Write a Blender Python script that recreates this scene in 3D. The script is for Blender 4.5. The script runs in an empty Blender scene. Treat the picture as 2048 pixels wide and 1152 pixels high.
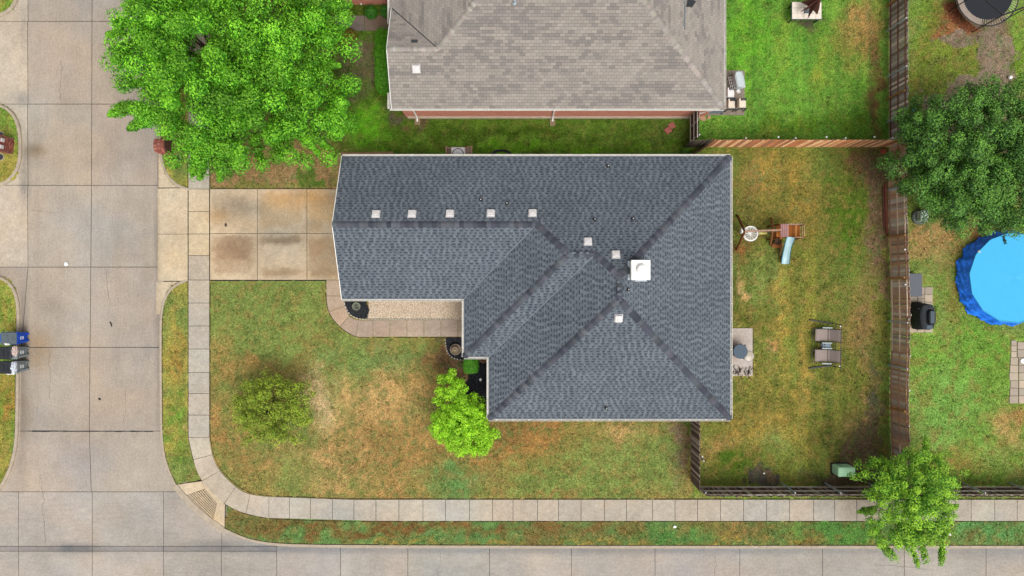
import bpy, math, random
import numpy as np
from mathutils import Vector, Matrix

# ------------------------------------------------------------------ camera, sky, sun, exposure
SC = bpy.context.scene
CAM_H = 40.0                      # drone height above the lawn
S = 0.03                          # metres per photograph pixel on the ground
cam_d = bpy.data.cameras.new('camera')
cam = bpy.data.objects.new('camera', cam_d)
SC.collection.objects.link(cam)
cam.location = (0, 0, CAM_H)
cam.rotation_euler = (0, 0, 0)
cam_d.sensor_width = 36.0
cam_d.lens = 36.0 * CAM_H / (2048 * S)
cam_d.clip_end = 2000
SC.camera = cam

SUN_EL, SUN_AZ = math.radians(62), math.radians(150)     # azimuth from +Y clockwise
world = bpy.data.worlds.new('World'); SC.world = world; world.use_nodes = True
wn = world.node_tree; wn.nodes.clear()
sky = wn.nodes.new('ShaderNodeTexSky'); sky.sky_type = 'NISHITA'; sky.sun_disc = False
sky.sun_elevation = SUN_EL; sky.sun_rotation = SUN_AZ
sky.air_density = 1.0; sky.dust_density = 4.0; sky.ozone_density = 1.0
hs = wn.nodes.new('ShaderNodeHueSaturation'); hs.inputs['Saturation'].default_value = 0.10
bg = wn.nodes.new('ShaderNodeBackground'); bg.inputs['Strength'].default_value = 0.15
wo = wn.nodes.new('ShaderNodeOutputWorld')
wn.links.new(sky.outputs[0], hs.inputs['Color']); wn.links.new(hs.outputs[0], bg.inputs['Color'])
wn.links.new(bg.outputs[0], wo.inputs['Surface'])
sun_d = bpy.data.lights.new('sun', 'SUN'); sun_d.energy = 1.5; sun_d.angle = math.radians(35)
sun_d.color = (1.0, 0.965, 0.92)
sun = bpy.data.objects.new('sun', sun_d); SC.collection.objects.link(sun)
sd = Vector((math.sin(SUN_AZ) * math.cos(SUN_EL), math.cos(SUN_AZ) * math.cos(SUN_EL), math.sin(SUN_EL)))
sun.rotation_euler = sd.to_track_quat('Z', 'Y').to_euler()
SC.view_settings.view_transform = 'Standard'
SC.view_settings.look = 'None'
SC.view_settings.gamma = 1.0
SC.view_settings.use_curve_mapping = False
SC.view_settings.exposure = 0.55

random.seed(7)
rng = np.random.default_rng(11)
COL = SC.collection
K = 1.9        # how much brighter than its base colour a level sunless surface shows in the photograph

def lin1(c):
    c /= 255.0
    return c / 12.92 if c <= 0.04045 else ((c + 0.055) / 1.055) ** 2.4
def C(r, g, b, k=None):
    k = K if k is None else k
    return (lin1(r) / k, lin1(g) / k, lin1(b) / k)
def CA(*a): return np.array(C(*a))
def G(px, py, h=0.0):
    """photograph position of a point at height h -> its place on the plan"""
    f = S * (CAM_H - h) / CAM_H
    return ((px - 1024) * f, (576 - py) * f)
def G3(px, py, h=0.0):
    x, y = G(px, py, h)
    return Vector((x, y, h))

# ------------------------------------------------------------------ noise in numpy
def _hash(ix, iy, seed):
    h = (ix.astype(np.int64) * 374761393 + iy.astype(np.int64) * 668265263 + seed * 2147483647) & 0xFFFFFFFF
    h = ((h ^ (h >> 13)) * 1274126177) & 0xFFFFFFFF
    h = h ^ (h >> 16)
    return (h & 0xFFFF) / 65535.0
def vnoise(x, y, sc, seed=0):
    x = np.asarray(x, float) * sc; y = np.asarray(y, float) * sc
    ix = np.floor(x); iy = np.floor(y); fx = x - ix; fy = y - iy
    fx = fx * fx * (3 - 2 * fx); fy = fy * fy * (3 - 2 * fy)
    a = _hash(ix, iy, seed); b = _hash(ix + 1, iy, seed); c = _hash(ix, iy + 1, seed); d = _hash(ix + 1, iy + 1, seed)
    return (a * (1 - fx) + b * fx) * (1 - fy) + (c * (1 - fx) + d * fx) * fy
def fbm(x, y, sc, seed=0, o=4):
    v = 0; a = 0.5; t = 0
    for i in range(o):
        v = v + a * vnoise(x, y, sc, seed + i * 17); t += a; a *= 0.55; sc *= 2.1
    return v / t
def inpoly(x, y, poly):
    inside = np.zeros(x.shape, bool)
    n = len(poly); j = n - 1
    for i in range(n):
        xi, yi = poly[i]; xj, yj = poly[j]
        if yi != yj:
            c = ((yi > y) != (yj > y)) & (x < (xj - xi) * (y - yi) / (yj - yi) + xi)
            inside ^= c
        j = i
    return inside

# ------------------------------------------------------------------ materials
MATS = {}
def mat(name, col=(.5, .5, .5), rough=0.8, var=0.15, scale=6.0, bump=0.0, attr=False, metal=0.0,
        stretch=(1, 1, 1), fine=0.0, fscale=60.0, spec=0.3, trans=0.0, bdist=0.01, hue=None):
    if name in MATS: return MATS[name]
    m = bpy.data.materials.new(name); m.use_nodes = True
    nt = m.node_tree; nt.nodes.clear(); N = nt.nodes.new; L = nt.links.new
    out = N('ShaderNodeOutputMaterial'); p = N('ShaderNodeBsdfPrincipled')
    p.inputs['Roughness'].default_value = rough; p.inputs['Metallic'].default_value = metal
    p.inputs['Specular IOR Level'].default_value = spec
    geo = N('ShaderNodeNewGeometry'); mp = N('ShaderNodeMapping'); mp.inputs['Scale'].default_value = stretch
    L(geo.outputs['Position'], mp.inputs['Vector'])
    n1 = N('ShaderNodeTexNoise'); n1.inputs['Scale'].default_value = scale; n1.inputs['Detail'].default_value = 5
    n1.inputs['Roughness'].default_value = 0.65
    L(mp.outputs[0], n1.inputs['Vector'])
    r1 = N('ShaderNodeMapRange'); r1.inputs['From Min'].default_value = 0.25; r1.inputs['From Max'].default_value = 0.75
    r1.inputs['To Min'].default_value = 1 - var; r1.inputs['To Max'].default_value = 1 + var
    L(n1.outputs['Fac'], r1.inputs['Value'])
    fac = r1.outputs[0]
    if fine > 0:
        n2 = N('ShaderNodeTexNoise'); n2.inputs['Scale'].default_value = fscale; n2.inputs['Detail'].default_value = 2
        L(geo.outputs['Position'], n2.inputs['Vector'])
        r2 = N('ShaderNodeMapRange'); r2.inputs['From Min'].default_value = 0.3; r2.inputs['From Max'].default_value = 0.7
        r2.inputs['To Min'].default_value = 1 - fine; r2.inputs['To Max'].default_value = 1 + fine
        L(n2.outputs['Fac'], r2.inputs['Value'])
        mm = N('ShaderNodeMath'); mm.operation = 'MULTIPLY'; L(fac, mm.inputs[0]); L(r2.outputs[0], mm.inputs[1]); fac = mm.outputs[0]
    vm = N('ShaderNodeVectorMath'); vm.operation = 'SCALE'
    if attr:
        at = N('ShaderNodeAttribute'); at.attribute_name = 'Col'
        L(at.outputs['Color'], vm.inputs[0])
    else:
        rgb = N('ShaderNodeRGB'); rgb.outputs[0].default_value = (*col, 1); L(rgb.outputs[0], vm.inputs[0])
    L(fac, vm.inputs['Scale'])
    if hue:          # fine colour mottle: two tints mixed by a small-scale noise
        n3 = N('ShaderNodeTexNoise'); n3.inputs['Scale'].default_value = hue[0]; n3.inputs['Detail'].default_value = 3
        L(geo.outputs['Position'], n3.inputs['Vector'])
        r3 = N('ShaderNodeMapRange'); r3.inputs['From Min'].default_value = .36; r3.inputs['From Max'].default_value = .64
        L(n3.outputs['Fac'], r3.inputs['Value'])
        mc = N('ShaderNodeMix'); mc.data_type = 'RGBA'; L(r3.outputs[0], mc.inputs['Factor'])
        mc.inputs['A'].default_value = (*hue[1], 1); mc.inputs['B'].default_value = (*hue[2], 1)
        vh = N('ShaderNodeVectorMath'); vh.operation = 'MULTIPLY'; L(vm.outputs[0], vh.inputs[0]); L(mc.outputs['Result'], vh.inputs[1]); vm = vh
    L(vm.outputs[0], p.inputs['Base Color'])
    if bump > 0:
        b = N('ShaderNodeBump'); b.inputs['Strength'].default_value = bump; b.inputs['Distance'].default_value = bdist
        L((n2 if fine > 0 else n1).outputs['Fac'], b.inputs['Height']); L(b.outputs[0], p.inputs['Normal'])
    if trans > 0:
        tr = N('ShaderNodeBsdfTranslucent'); L(vm.outputs[0], tr.inputs['Color'])
        mx = N('ShaderNodeMixShader'); mx.inputs[0].default_value = trans
        L(p.outputs[0], mx.inputs[1]); L(tr.outputs[0], mx.inputs[2]); L(mx.outputs[0], out.inputs['Surface'])
    else:
        L(p.outputs[0], out.inputs['Surface'])
    MATS[name] = m
    return m

def brick_mat(name, c1, c2, mortar, bw=0.2, bh=0.075):
    m = bpy.data.materials.new(name); m.use_nodes = True
    nt = m.node_tree; nt.nodes.clear(); N = nt.nodes.new; L = nt.links.new
    out = N('ShaderNodeOutputMaterial'); p = N('ShaderNodeBsdfPrincipled'); p.inputs['Roughness'].default_value = 0.85
    geo = N('ShaderNodeNewGeometry'); sx = N('ShaderNodeSeparateXYZ'); L(geo.outputs['Position'], sx.inputs[0])
    ad = N('ShaderNodeMath'); L(sx.outputs[0], ad.inputs[0]); L(sx.outputs[1], ad.inputs[1])
    cx = N('ShaderNodeCombineXYZ'); L(ad.outputs[0], cx.inputs[0]); L(sx.outputs[2], cx.inputs[1])
    b = N('ShaderNodeTexBrick'); b.inputs['Color1'].default_value = (*c1, 1); b.inputs['Color2'].default_value = (*c2, 1)
    b.inputs['Mortar'].default_value = (*mortar, 1); b.inputs['Scale'].default_value = 1
    b.inputs['Mortar Size'].default_value = 0.007; b.inputs['Brick Width'].default_value = bw; b.inputs['Row Height'].default_value = bh
    L(cx.outputs[0], b.inputs['Vector']); L(b.outputs['Color'], p.inputs['Base Color'])
    bu = N('ShaderNodeBump'); bu.inputs['Strength'].default_value = 0.6; bu.inputs['Distance'].default_value = 0.008; bu.invert = True
    L(b.outputs['Fac'], bu.inputs['Height']); L(bu.outputs[0], p.inputs['Normal']); L(p.outputs[0], out.inputs['Surface'])
    return m

M_street = mat('street_concrete', rough=.9, var=.10, scale=2.2, attr=True, stretch=(10, .6, 1), fine=.12, fscale=11, bump=.2)
M_street2 = mat('cross_street_concrete', rough=.9, var=.10, scale=2.2, attr=True, stretch=(.8, 2.5, 1), fine=.12, fscale=11, bump=.2)
M_walk = mat('walk_concrete', rough=.9, var=.15, scale=3.5, attr=True, fine=.13, fscale=12, bump=.2)
M_curb = mat('kerb_concrete', C(196, 180, 158), rough=.9, var=.2, scale=2.5, fine=.12, fscale=30, bump=.2)
M_joint = mat('joint_filler', C(46, 42, 40), rough=.95, var=.3, scale=5)
M_lawn = mat('lawn', rough=.95, var=.24, scale=5, attr=True, fine=.40, fscale=17, bump=.5, bdist=.03, spec=.1, hue=(11, (.76, .91, .72), (1.27, 1.12, 1.22)))
M_blade = mat('grass_blade', rough=.8, var=.12, scale=9, attr=True, spec=.15, trans=.2)
M_soil = mat('soil', C(110, 92, 74), rough=1, var=.3, scale=4, fine=.25, fscale=30, bump=.5, spec=.1)
M_shingle = mat('roof_shingle', rough=.92, var=.06, scale=1.2, attr=True, fine=.16, fscale=70, bump=.15, spec=.2)
M_white = mat('white_metal', C(238, 236, 230, 1.25), rough=.45, var=.05, scale=3, spec=.4)
M_vent = mat('vent_plastic', C(222, 217, 215, 1.55), rough=.5, var=.05, scale=5, spec=.4)
M_black = mat('black_plastic', (.012, .012, .013), rough=.45, var=.2, scale=5)
M_rubber = mat('black_fabric', (.010, .013, .016), rough=.7, var=.4, scale=6, bump=.4)
M_steel = mat('galvanised_steel', C(176, 190, 198, 1.4), rough=.45, var=.15, scale=8, metal=.35, spec=.5)
M_darkmetal = mat('dark_metal', (.022, .024, .026), rough=.5, var=.2, scale=8)
M_grey = mat('grey_plastic', C(104, 116, 122), rough=.55, var=.1, scale=5)
M_wood = mat('weathered_wood', rough=.9, var=.18, scale=4, attr=True, stretch=(1, 1, .3), fine=.2, fscale=45, bump=.3, spec=.15)
M_bark = mat('bark', C(96, 80, 64), rough=1, var=.35, scale=12, bump=.8, bdist=.03)
M_leaf = mat('leaf', rough=.55, var=.10, scale=3, attr=True, spec=.28, trans=.18)
M_chip = mat('chips', rough=.9, var=.15, scale=9, attr=True, spec=.2)
M_piece = mat('painted_piece', rough=.6, var=.10, scale=6, attr=True, fine=.08, fscale=40)
M_pool = mat('pool_cover', C(56, 188, 242, 1.7), rough=.35, var=.03, scale=2, spec=.4)
M_tarp = mat('blue_tarp', C(30, 120, 244, 1.0), rough=.35, var=.3, scale=5, spec=.5, bump=.9, bdist=.12)
M_green = mat('green_paint', C(164, 210, 168, 1.15), rough=.5, var=.08, scale=4)
M_red = mat('red_brick_piece', rough=.9, var=.16, scale=12, attr=True, fine=.15, fscale=50, bump=.3)
M_mortar = mat('mortar', C(150, 120, 104), rough=.95, var=.15, scale=10)
M_fabric = mat('taupe_fabric', C(168, 152, 144), rough=.8, var=.08, scale=10)
M_glass = mat('dark_glass', (.03, .035, .04), rough=.08, var=.05, scale=1, spec=.6)
M_stucco = mat('soffit', C(220, 216, 208, 1.4), rough=.8, var=.05)
MB_brick = brick_mat('house_brick', C(176, 104, 84), C(150, 84, 68), C(190, 165, 145))
MB_brick2 = brick_mat('neighbour_brick', C(205, 122, 98, 1.15), C(184, 100, 80, 1.15), C(215, 182, 160, 1.2))

# ------------------------------------------------------------------ mesh helpers
def tag(o, label=None, cat=None, group=None, kind=None):
    if label: o['label'] = label
    if cat: o['category'] = cat
    if group: o['group'] = group
    if kind: o['kind'] = kind
    return o
def empty(name, loc=(0, 0, 0), rz=0.0):
    o = bpy.data.objects.new(name, None); COL.objects.link(o); o.location = loc; o.rotation_euler = (0, 0, rz)
    o.empty_display_size = .2
    return o
def thing(name, label, cat, loc=(0, 0, 0), rz=0.0, group=None):
    return tag(empty(name, loc, rz), label, cat, group)
def np_mesh(name, V, F, colors=None, dom='FACE', material=None, parent=None, smooth=False, link=True):
    """V (n,3), F (m,k) arrays"""
    me = bpy.data.meshes.new(name)
    V = np.asarray(V, np.float32); F = np.asarray(F, np.int32)
    n, (m, k) = len(V), F.shape
    me.vertices.add(n); me.vertices.foreach_set('co', V.ravel())
    me.loops.add(m * k); me.loops.foreach_set('vertex_index', F.ravel())
    me.polygons.add(m); me.polygons.foreach_set('loop_start', np.arange(0, m * k, k, dtype=np.int32))
    try: me.polygons.foreach_set('loop_total', np.full(m, k, np.int32))
    except Exception: pass
    me.update(calc_edges=True)
    me.polygons.foreach_set('use_smooth', np.full(m, smooth))
    if colors is not None:
        a = me.attributes.new('Col', 'FLOAT_COLOR', dom)
        c = np.ones((len(colors), 4), np.float32); c[:, :3] = colors
        a.data.foreach_set('color', c.ravel())
    if material: me.materials.append(material)
    if not link: return me
    o = bpy.data.objects.new(name, me); COL.objects.link(o)
    if parent: o.parent = parent
    return o

class MB:
    def __init__(s): s.v = []; s.f = []; s.c = []; s.col = (1, 1, 1)
    def add(s, vs, fs, col=None):
        n = len(s.v); s.v += [tuple(v) for v in vs]
        for f in fs: s.f.append(tuple(i + n for i in f)); s.c.append(col or s.col)
        return s
    def box(s, c, d, rz=0, col=None, top=1.0, m=None):
        hx, hy, hz = d[0] / 2, d[1] / 2, d[2] / 2
        vs = []
        for z, k in ((-hz, 1), (hz, top)):
            for x, y in ((-hx, -hy), (hx, -hy), (hx, hy), (-hx, hy)): vs.append(Vector((x * k, y * k, z)))
        R = m if m is not None else Matrix.Rotation(rz, 3, 'Z')
        vs = [R @ v + Vector(c) for v in vs]
        return s.add(vs, [(3, 2, 1, 0), (4, 5, 6, 7), (0, 1, 5, 4), (1, 2, 6, 5), (2, 3, 7, 6), (3, 0, 4, 7)], col)
    def rbox(s, c, d, r=.03, rz=0, col=None, n=3):
        """box with rounded vertical edges and a chamfered top"""
        hx, hy, hz = d[0] / 2, d[1] / 2, d[2] / 2
        R = Matrix.Rotation(rz, 3, 'Z')
        def ring(ins, z):
            o = []
            for (sx, sy, a0) in ((1, 1, 0), (-1, 1, 90), (-1, -1, 180), (1, -1, 270)):
                for i in range(n + 1):
                    a = math.radians(a0 + 90 * i / n); rr = max(r - ins, .002)
                    o.append(R @ Vector((sx * (hx - r) + math.cos(a) * rr, sy * (hy - r) + math.sin(a) * rr, z)) + Vector(c))
            return o
        A, B, D = ring(0, -hz), ring(0, hz - r * .7), ring(r * .6, hz); m = len(A)
        fs = [tuple(range(m - 1, -1, -1)), tuple(range(2 * m, 3 * m))]
        for k in range(2):
            for i in range(m): fs.append((k * m + i, k * m + (i + 1) % m, (k + 1) * m + (i + 1) % m, (k + 1) * m + i))
        return s.add(A + B + D, fs, col)
    def beam(s, a, b, w, h=None, col=None):
        a, b = Vector(a), Vector(b); h = h or w; d = b - a; L = d.length
        if L < 1e-6: return s
        q = d.to_track_quat('Y', 'Z').to_matrix()
        return s.box((a + b) / 2, (w, L, h), col=col, m=q)
    def tube(s, path, r, n=8, col=None, cap=True):
        path = [Vector(p) for p in path]; rs = r if isinstance(r, (list, tuple)) else [r] * len(path)
        vs = []; fs = []
        for i, p in enumerate(path):
            t = (path[min(i + 1, len(path) - 1)] - path[max(i - 1, 0)])
            t = t.normalized() if t.length > 1e-9 else Vector((0, 0, 1))
            up = Vector((0, 0, 1)) if abs(t.z) < .9 else Vector((1, 0, 0))
            x = t.cross(up).normalized(); y = x.cross(t)
            for k in range(n):
                a = 2 * math.pi * k / n; vs.append(p + (x * math.cos(a) + y * math.sin(a)) * rs[i])
        for i in range(len(path) - 1):
            for k in range(n):
                fs.append((i * n + k, i * n + (k + 1) % n, (i + 1) * n + (k + 1) % n, (i + 1) * n + k))
        if cap: fs.append(tuple(range(n))); fs.append(tuple(range((len(path) - 1) * n, len(path) * n)))
        return s.add(vs, fs, col)
    def lathe(s, c, prof, n=20, col=None):
        vs = []; fs = []; c = Vector(c)
        for r, z in prof:
            for k in range(n):
                a = 2 * math.pi * k / n; vs.append(c + Vector((r * math.cos(a), r * math.sin(a), z)))
        for i in range(len(prof) - 1):
            for k in range(n): fs.append((i * n + k, i * n + (k + 1) % n, (i + 1) * n + (k + 1) % n, (i + 1) * n + k))
        if prof[-1][0] > 1e-4: fs.append(tuple(range((len(prof) - 1) * n, len(prof) * n)))
        return s.add(vs, fs, col)
    def prism(s, poly, z0, z1, col=None):
        n = len(poly)
        vs = [(x, y, z0) for x, y in poly] + [(x, y, z1) for x, y in poly]
        fs = [tuple(range(n - 1, -1, -1)), tuple(range(n, 2 * n))] + [(i, (i + 1) % n, n + (i + 1) % n, n + i) for i in range(n)]
        return s.add(vs, fs, col)
    def mesh(s, name, material):
        me = bpy.data.meshes.new(name); me.from_pydata(s.v, [], s.f); me.update()
        a = me.attributes.new('Col', 'FLOAT_COLOR', 'FACE')
        c = np.ones((len(s.f), 4), np.float32); c[:, :3] = np.array(s.c)
        a.data.foreach_set('color', c.ravel())
        me.materials.append(material)
        return me
    def build(s, name, material, parent=None, smooth=False):
        me = s.mesh(name, material)
        if smooth: me.polygons.foreach_set('use_smooth', np.full(len(s.f), True))
        o = bpy.data.objects.new(name, me); COL.objects.link(o)
        if parent: o.parent = parent
        return o
def place(name, me, parent, mw=None):
    o = bpy.data.objects.new(name, me); COL.objects.link(o); o.parent = parent
    if mw is not None: o.matrix_local = mw
    return o
def jit(c, a=.1):
    f = 1 + random.uniform(-a, a)
    return tuple(max(0, x * f * (1 + random.uniform(-a, a) * .25)) for x in c)

# ================================================================== GROUND
ZS = -0.12        # street level below the lawn
# kerb centre lines in photograph pixels
K_RT = [(318, -420), (318, -200), (318, 100), (319, 290), (322, 322), (326, 343), (336, 362), (352, 373), (378, 379)]
K_RL = [(375, 560), (356, 563), (341, 571), (330, 587), (324, 606), (321, 640), (321, 720), (322, 860), (324, 890),
        (330, 925), (341, 953), (350, 970)]
K_RAMP = [(350, 970), (378, 1003), (410, 1032), (448, 1059)]
K_RB = [(448, 1059), (478, 1074), (512, 1084), (560, 1090), (640, 1092), (800, 1093), (1100, 1094), (1600, 1094), (2600, 1094)]
K_L1 = [(-400, 36), (-40, 34), (0, 31), (14, 26), (25, 17), (32, 6), (35, -10), (36, -60), (36, -420)]
K_L2 = [(-400, 207), (-20, 207), (2, 208), (15, 213), (27, 225), (35, 242), (39, 268), (40, 305), (38, 333), (30, 354), (17, 366), (0, 371), (-400, 373)]
K_L3 = [(-400, 552), (-10, 552), (5, 554), (18, 560), (28, 574), (34, 594), (36, 620), (35, 700), (33, 860), (31, 890),
        (26, 918), (17, 945), (4, 970), (-14, 996), (-45, 1028), (-90, 1056), (-160, 1080), (-300, 1090), (-420, 1090)]
K_FAR = [(-420, 1392), (2600, 1392)]
POLYS = [
    K_RT + K_RL[:1] + K_RL[1:] + [(403, 962), (450, 1010), (448, 1059)] + K_RB[1:] + [(2600, -420)],
    K_L1 + [(-400, -420)], K_L2, K_L3 + [(-420, 552)], [(-420, 1392), (2600, 1392), (2600, 1600), (-420, 1600)]]
WP = [[G(*p) for p in P] for P in POLYS]

# lawn colouring: what grows where (green turf, dry turf, bare soil)
LB = 1.22
GREEN = CA(126, 142, 74); GREEN2 = CA(124, 156, 64); DEEP = CA(80, 108, 30); LIME = CA(104, 154, 56)
TAN = CA(192, 158, 104); BROWN = CA(162, 130, 78); OLIVE = CA(118, 122, 54); OCHRE = CA(160, 138, 68); SOIL = CA(122, 104, 84)
DSOIL = CA(88, 78, 62); LITTER = CA(160, 110, 72); YEL = CA(166, 154, 76); BLEACH = CA(205, 180, 135); TEAL = CA(106, 140, 78)
REG = [  # region, polygon px, base colours a/b mixed by noise
    ('front', [(376, 300), (690, 300), (1385, 700), (1385, 1000), (376, 1000)], GREEN, BROWN),
    ('verge', [(300, -420), (378, -420), (378, 560), (378, 990), (460, 1005), (420, 1040), (300, 1000)], GREEN, YEL),
    ('south', [(430, 1000), (2600, 1000), (2600, 1100), (430, 1110)], TEAL, CA(120, 104, 60)),
    ('side', [(640, -420), (1420, -420), (1420, 320), (660, 320)], DEEP, GREEN2 * .75),
    ('nback', [(1395, -420), (1777, -420), (1777, 287), (1395, 287)], LIME, GREEN2),
    ('back', [(1383, 287), (1777, 287), (1777, 985), (1383, 985)], OLIVE, CA(112, 128, 58)),
    ('east', [(1777, -420), (2600, -420), (2600, 985), (1777, 985)], GREEN2, GREEN),
    ('west', [(-420, -420), (60, -420), (60, 1100), (-420, 1100)], GREEN2 * .9, YEL),
]
BL = [  # px, py, rx, ry, colour, strength
    (520, 650, 150, 110, GREEN, .7), (760, 720, 150, 30, TEAL, .55), (650, 590, 60, 40, GREEN, .7),
    (638, 800, 30, 50, BLEACH, .75), (740, 850, 100, 80, TAN, .5), (800, 900, 140, 70, BROWN, .75), (770, 790, 90, 60, TAN, .6),
    (640, 930, 150, 55, TAN * .9, .5), (560, 950, 70, 35, GREEN, .5), (480, 930, 60, 55, BROWN, .5), (450, 870, 40, 60, BROWN, .55),
    (1050, 890, 110, 70, CA(168, 124, 72), .7), (1010, 860, 60, 40, BROWN * .8, .6), (1150, 960, 170, 35, GREEN, .8), (1240, 900, 120, 40, GREEN, .6),
    (1250, 860, 60, 25, TAN, .5), (1330, 930, 60, 60, GREEN, .6), (1360, 880, 18, 70, SOIL * 1.05, .8), (910, 960, 60, 30, TEAL, .7),
    (1375, 850, 12, 25, DEEP, .7), (900, 725, 38, 42, CA(118, 88, 64), 1.0), (880, 690, 25, 30, CA(124, 110, 50), .6),
    (700, 700, 40, 40, GREEN, .4), (500, 740, 90, 25, BROWN, .5), (440, 720, 25, 60, BROWN, .4), (850, 760, 60, 40, BROWN, .5),
    (560, 330, 110, 45, TAN * .85, .85), (480, 355, 55, 22, LITTER * .8, .6), (620, 350, 45, 22, DEEP * 1.1, .8), (450, 300, 60, 60, DSOIL, .5),
    (660, 345, 20, 30, TAN * .9, .6), (700, 150, 40, 60, DSOIL * 1.1, .55), (735, 100, 16, 20, SOIL * .9, .8),
    (345, 330, 20, 30, GREEN * .8, .6), (350, 680, 14, 70, YEL, .9), (350, 720, 12, 45, CA(164, 126, 66), .5), (340, 600, 14, 20, GREEN, .8), (350, 850, 18, 60, GREEN2 * .85, .9), (357, 860, 12, 14, TAN, .8),
    (360, 930, 22, 25, GREEN, .8),
    (740, 260, 60, 35, CA(96, 158, 30), .85), (810, 240, 30, 40, DEEP * .8, .6), (1000, 240, 180, 18, DEEP * 1.05, .6), (1000, 270, 250, 12, CA(62, 88, 18), .7),
    (1100, 300, 300, 10, CA(92, 140, 30), .6), (1350, 270, 40, 25, CA(84, 104, 40), .8), (835, 262, 12, 16, CA(92, 74, 50), .8), (800, 228, 20, 10, DSOIL, .7),
    (1600, 130, 110, 120, LIME, .6), (1500, 60, 40, 100, CA(110, 170, 48), .6), (1720, 60, 40, 70, BROWN * .95, .7), (1690, 90, 30, 60, OLIVE * 1.2, .6), (1755, 180, 14, 120, CA(120, 96, 58), .75),
    (1600, 250, 150, 25, CA(84, 120, 30), .6), (1640, 130, 18, 80, CA(140, 150, 56), .45), (1560, 90, 14, 90, CA(130, 155, 56), .4), (1700, 240, 40, 30, DEEP * 1.1, .5),
    (1614, 44, 32, 9, DSOIL, .8), (1440, 200, 14, 50, GREEN2, .3),  # first blob paints the tiled table's shadow into the turf below it
    (1540, 340, 60, 60, OCHRE * .9, .75), (1600, 420, 70, 60, OCHRE * .75, .6), (1500, 380, 30, 80, BROWN * .8, .4), (1700, 420, 40, 120, DEEP * 1.05, .7),
    (1720, 340, 40, 40, CA(122, 96, 64), .7), (1750, 430, 16, 130, CA(112, 92, 70), .85), (1760, 330, 16, 30, DSOIL, .9), (1720, 650, 40, 70, BROWN * .9, .6), (1700, 780, 40, 120, OLIVE, .6), (1735, 700, 14, 160, CA(140, 112, 72), .5),
    (1545, 690, 14, 10, CA(196, 146, 96), .9), (1600, 600, 60, 80, OLIVE * 1.1, .6), (1530, 560, 50, 60, GREEN * .9, .6), (1640, 820, 60, 60, OLIVE * 1.2, .6), (1600, 760, 14, 150, OCHRE, .6), (1560, 640, 12, 140, OCHRE, .5), (1510, 780, 30, 70, OCHRE, .5), (1650, 560, 10, 150, YEL * .75, .35),
    (1470, 590, 8, 25, TAN, .9), (1510, 850, 60, 40, OCHRE, .75), (1440, 900, 40, 40, BROWN, .5), (1470, 930, 40, 30, DEEP, .6), (1550, 890, 30, 25, GREEN, .5), (1522, 951, 24, 14, CA(74, 68, 60), 1.2),
    (1720, 920, 45, 35, CA(104, 84, 66), .95), (1690, 962, 60, 14, DSOIL * .9, .9), (1725, 850, 40, 28, TAN * .8, .6), (1755, 800, 12, 80, DSOIL * 1.2, .7), (1485, 500, 24, 40, CA(136, 96, 54), .5),
    (1580, 480, 40, 30, OLIVE * .8, .5),
    (1940, 62, 60, 26, SOIL, 1.2), (2000, 215, 40, 50, SOIL, 1.1), (1880, 232, 40, 26, DSOIL, 1.0), (1960, 90, 75, 80, SOIL, 1.2), (1900, 215, 60, 45, DSOIL * 1.1, .95), (1985, 160, 45, 70, SOIL, 1.0), (1885, 140, 55, 45, CA(128, 140, 52), .9), (1860, 60, 30, 50, CA(120, 138, 52), .8), (1895, 45, 32, 40, LITTER * .8, .9), (2035, 100, 16, 70, CA(120, 150, 52), .8),
    (2040, 40, 20, 40, GREEN2, .8), (1900, 60, 25, 22, LITTER, .6), (1960, 350, 90, 110, DSOIL, .8), (1870, 480, 70, 40, CA(172, 140, 90), .9), (1850, 560, 40, 60, GREEN * .95, .5), (1920, 560, 26, 90, CA(130, 110, 56), .5), (1990, 465, 60, 16, CA(150, 110, 66), .7),
    (1900, 800, 90, 110, CA(122, 164, 78), .6), (1960, 700, 60, 60, CA(112, 156, 60), .6), (2015, 850, 32, 50, CA(176, 150, 92), .7), (1880, 930, 70, 30, CA(160, 130, 72), .5), (2030, 830, 20, 20, BROWN, .7), (1850, 700, 40, 60, CA(118, 160, 62), .5),
    (700, 1060, 260, 14, CA(120, 92, 52), .55), (1000, 1054, 400, 10, CA(128, 92, 54), .5), (600, 1080, 200, 8, TEAL * 1.05, .7), (1350, 1070, 110, 24, CA(88, 132, 66), .6), (1700, 1068, 150, 22, CA(92, 138, 64), .7), (1480, 1062, 40, 20, BROWN * .8, .6), (1960, 1060, 90, 20, CA(100, 150, 84), .6),
    (1500, 990, 100, 8, CA(120, 150, 56), .8), (1000, 1091, 900, 3, OCHRE, .7), (900, 997, 500, 4, BROWN, .5),
    (15, 700, 20, 60, GREEN2 * .9, .6), (10, 640, 16, 40, YEL, .6), (10, 900, 14, 60, YEL, .7), (16, 240, 14, 30, GREEN2, .7), (12, 340, 14, 30, YEL * .8, .6), (15, 800, 14, 50, CA(168, 130, 66), .6),
]
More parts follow.
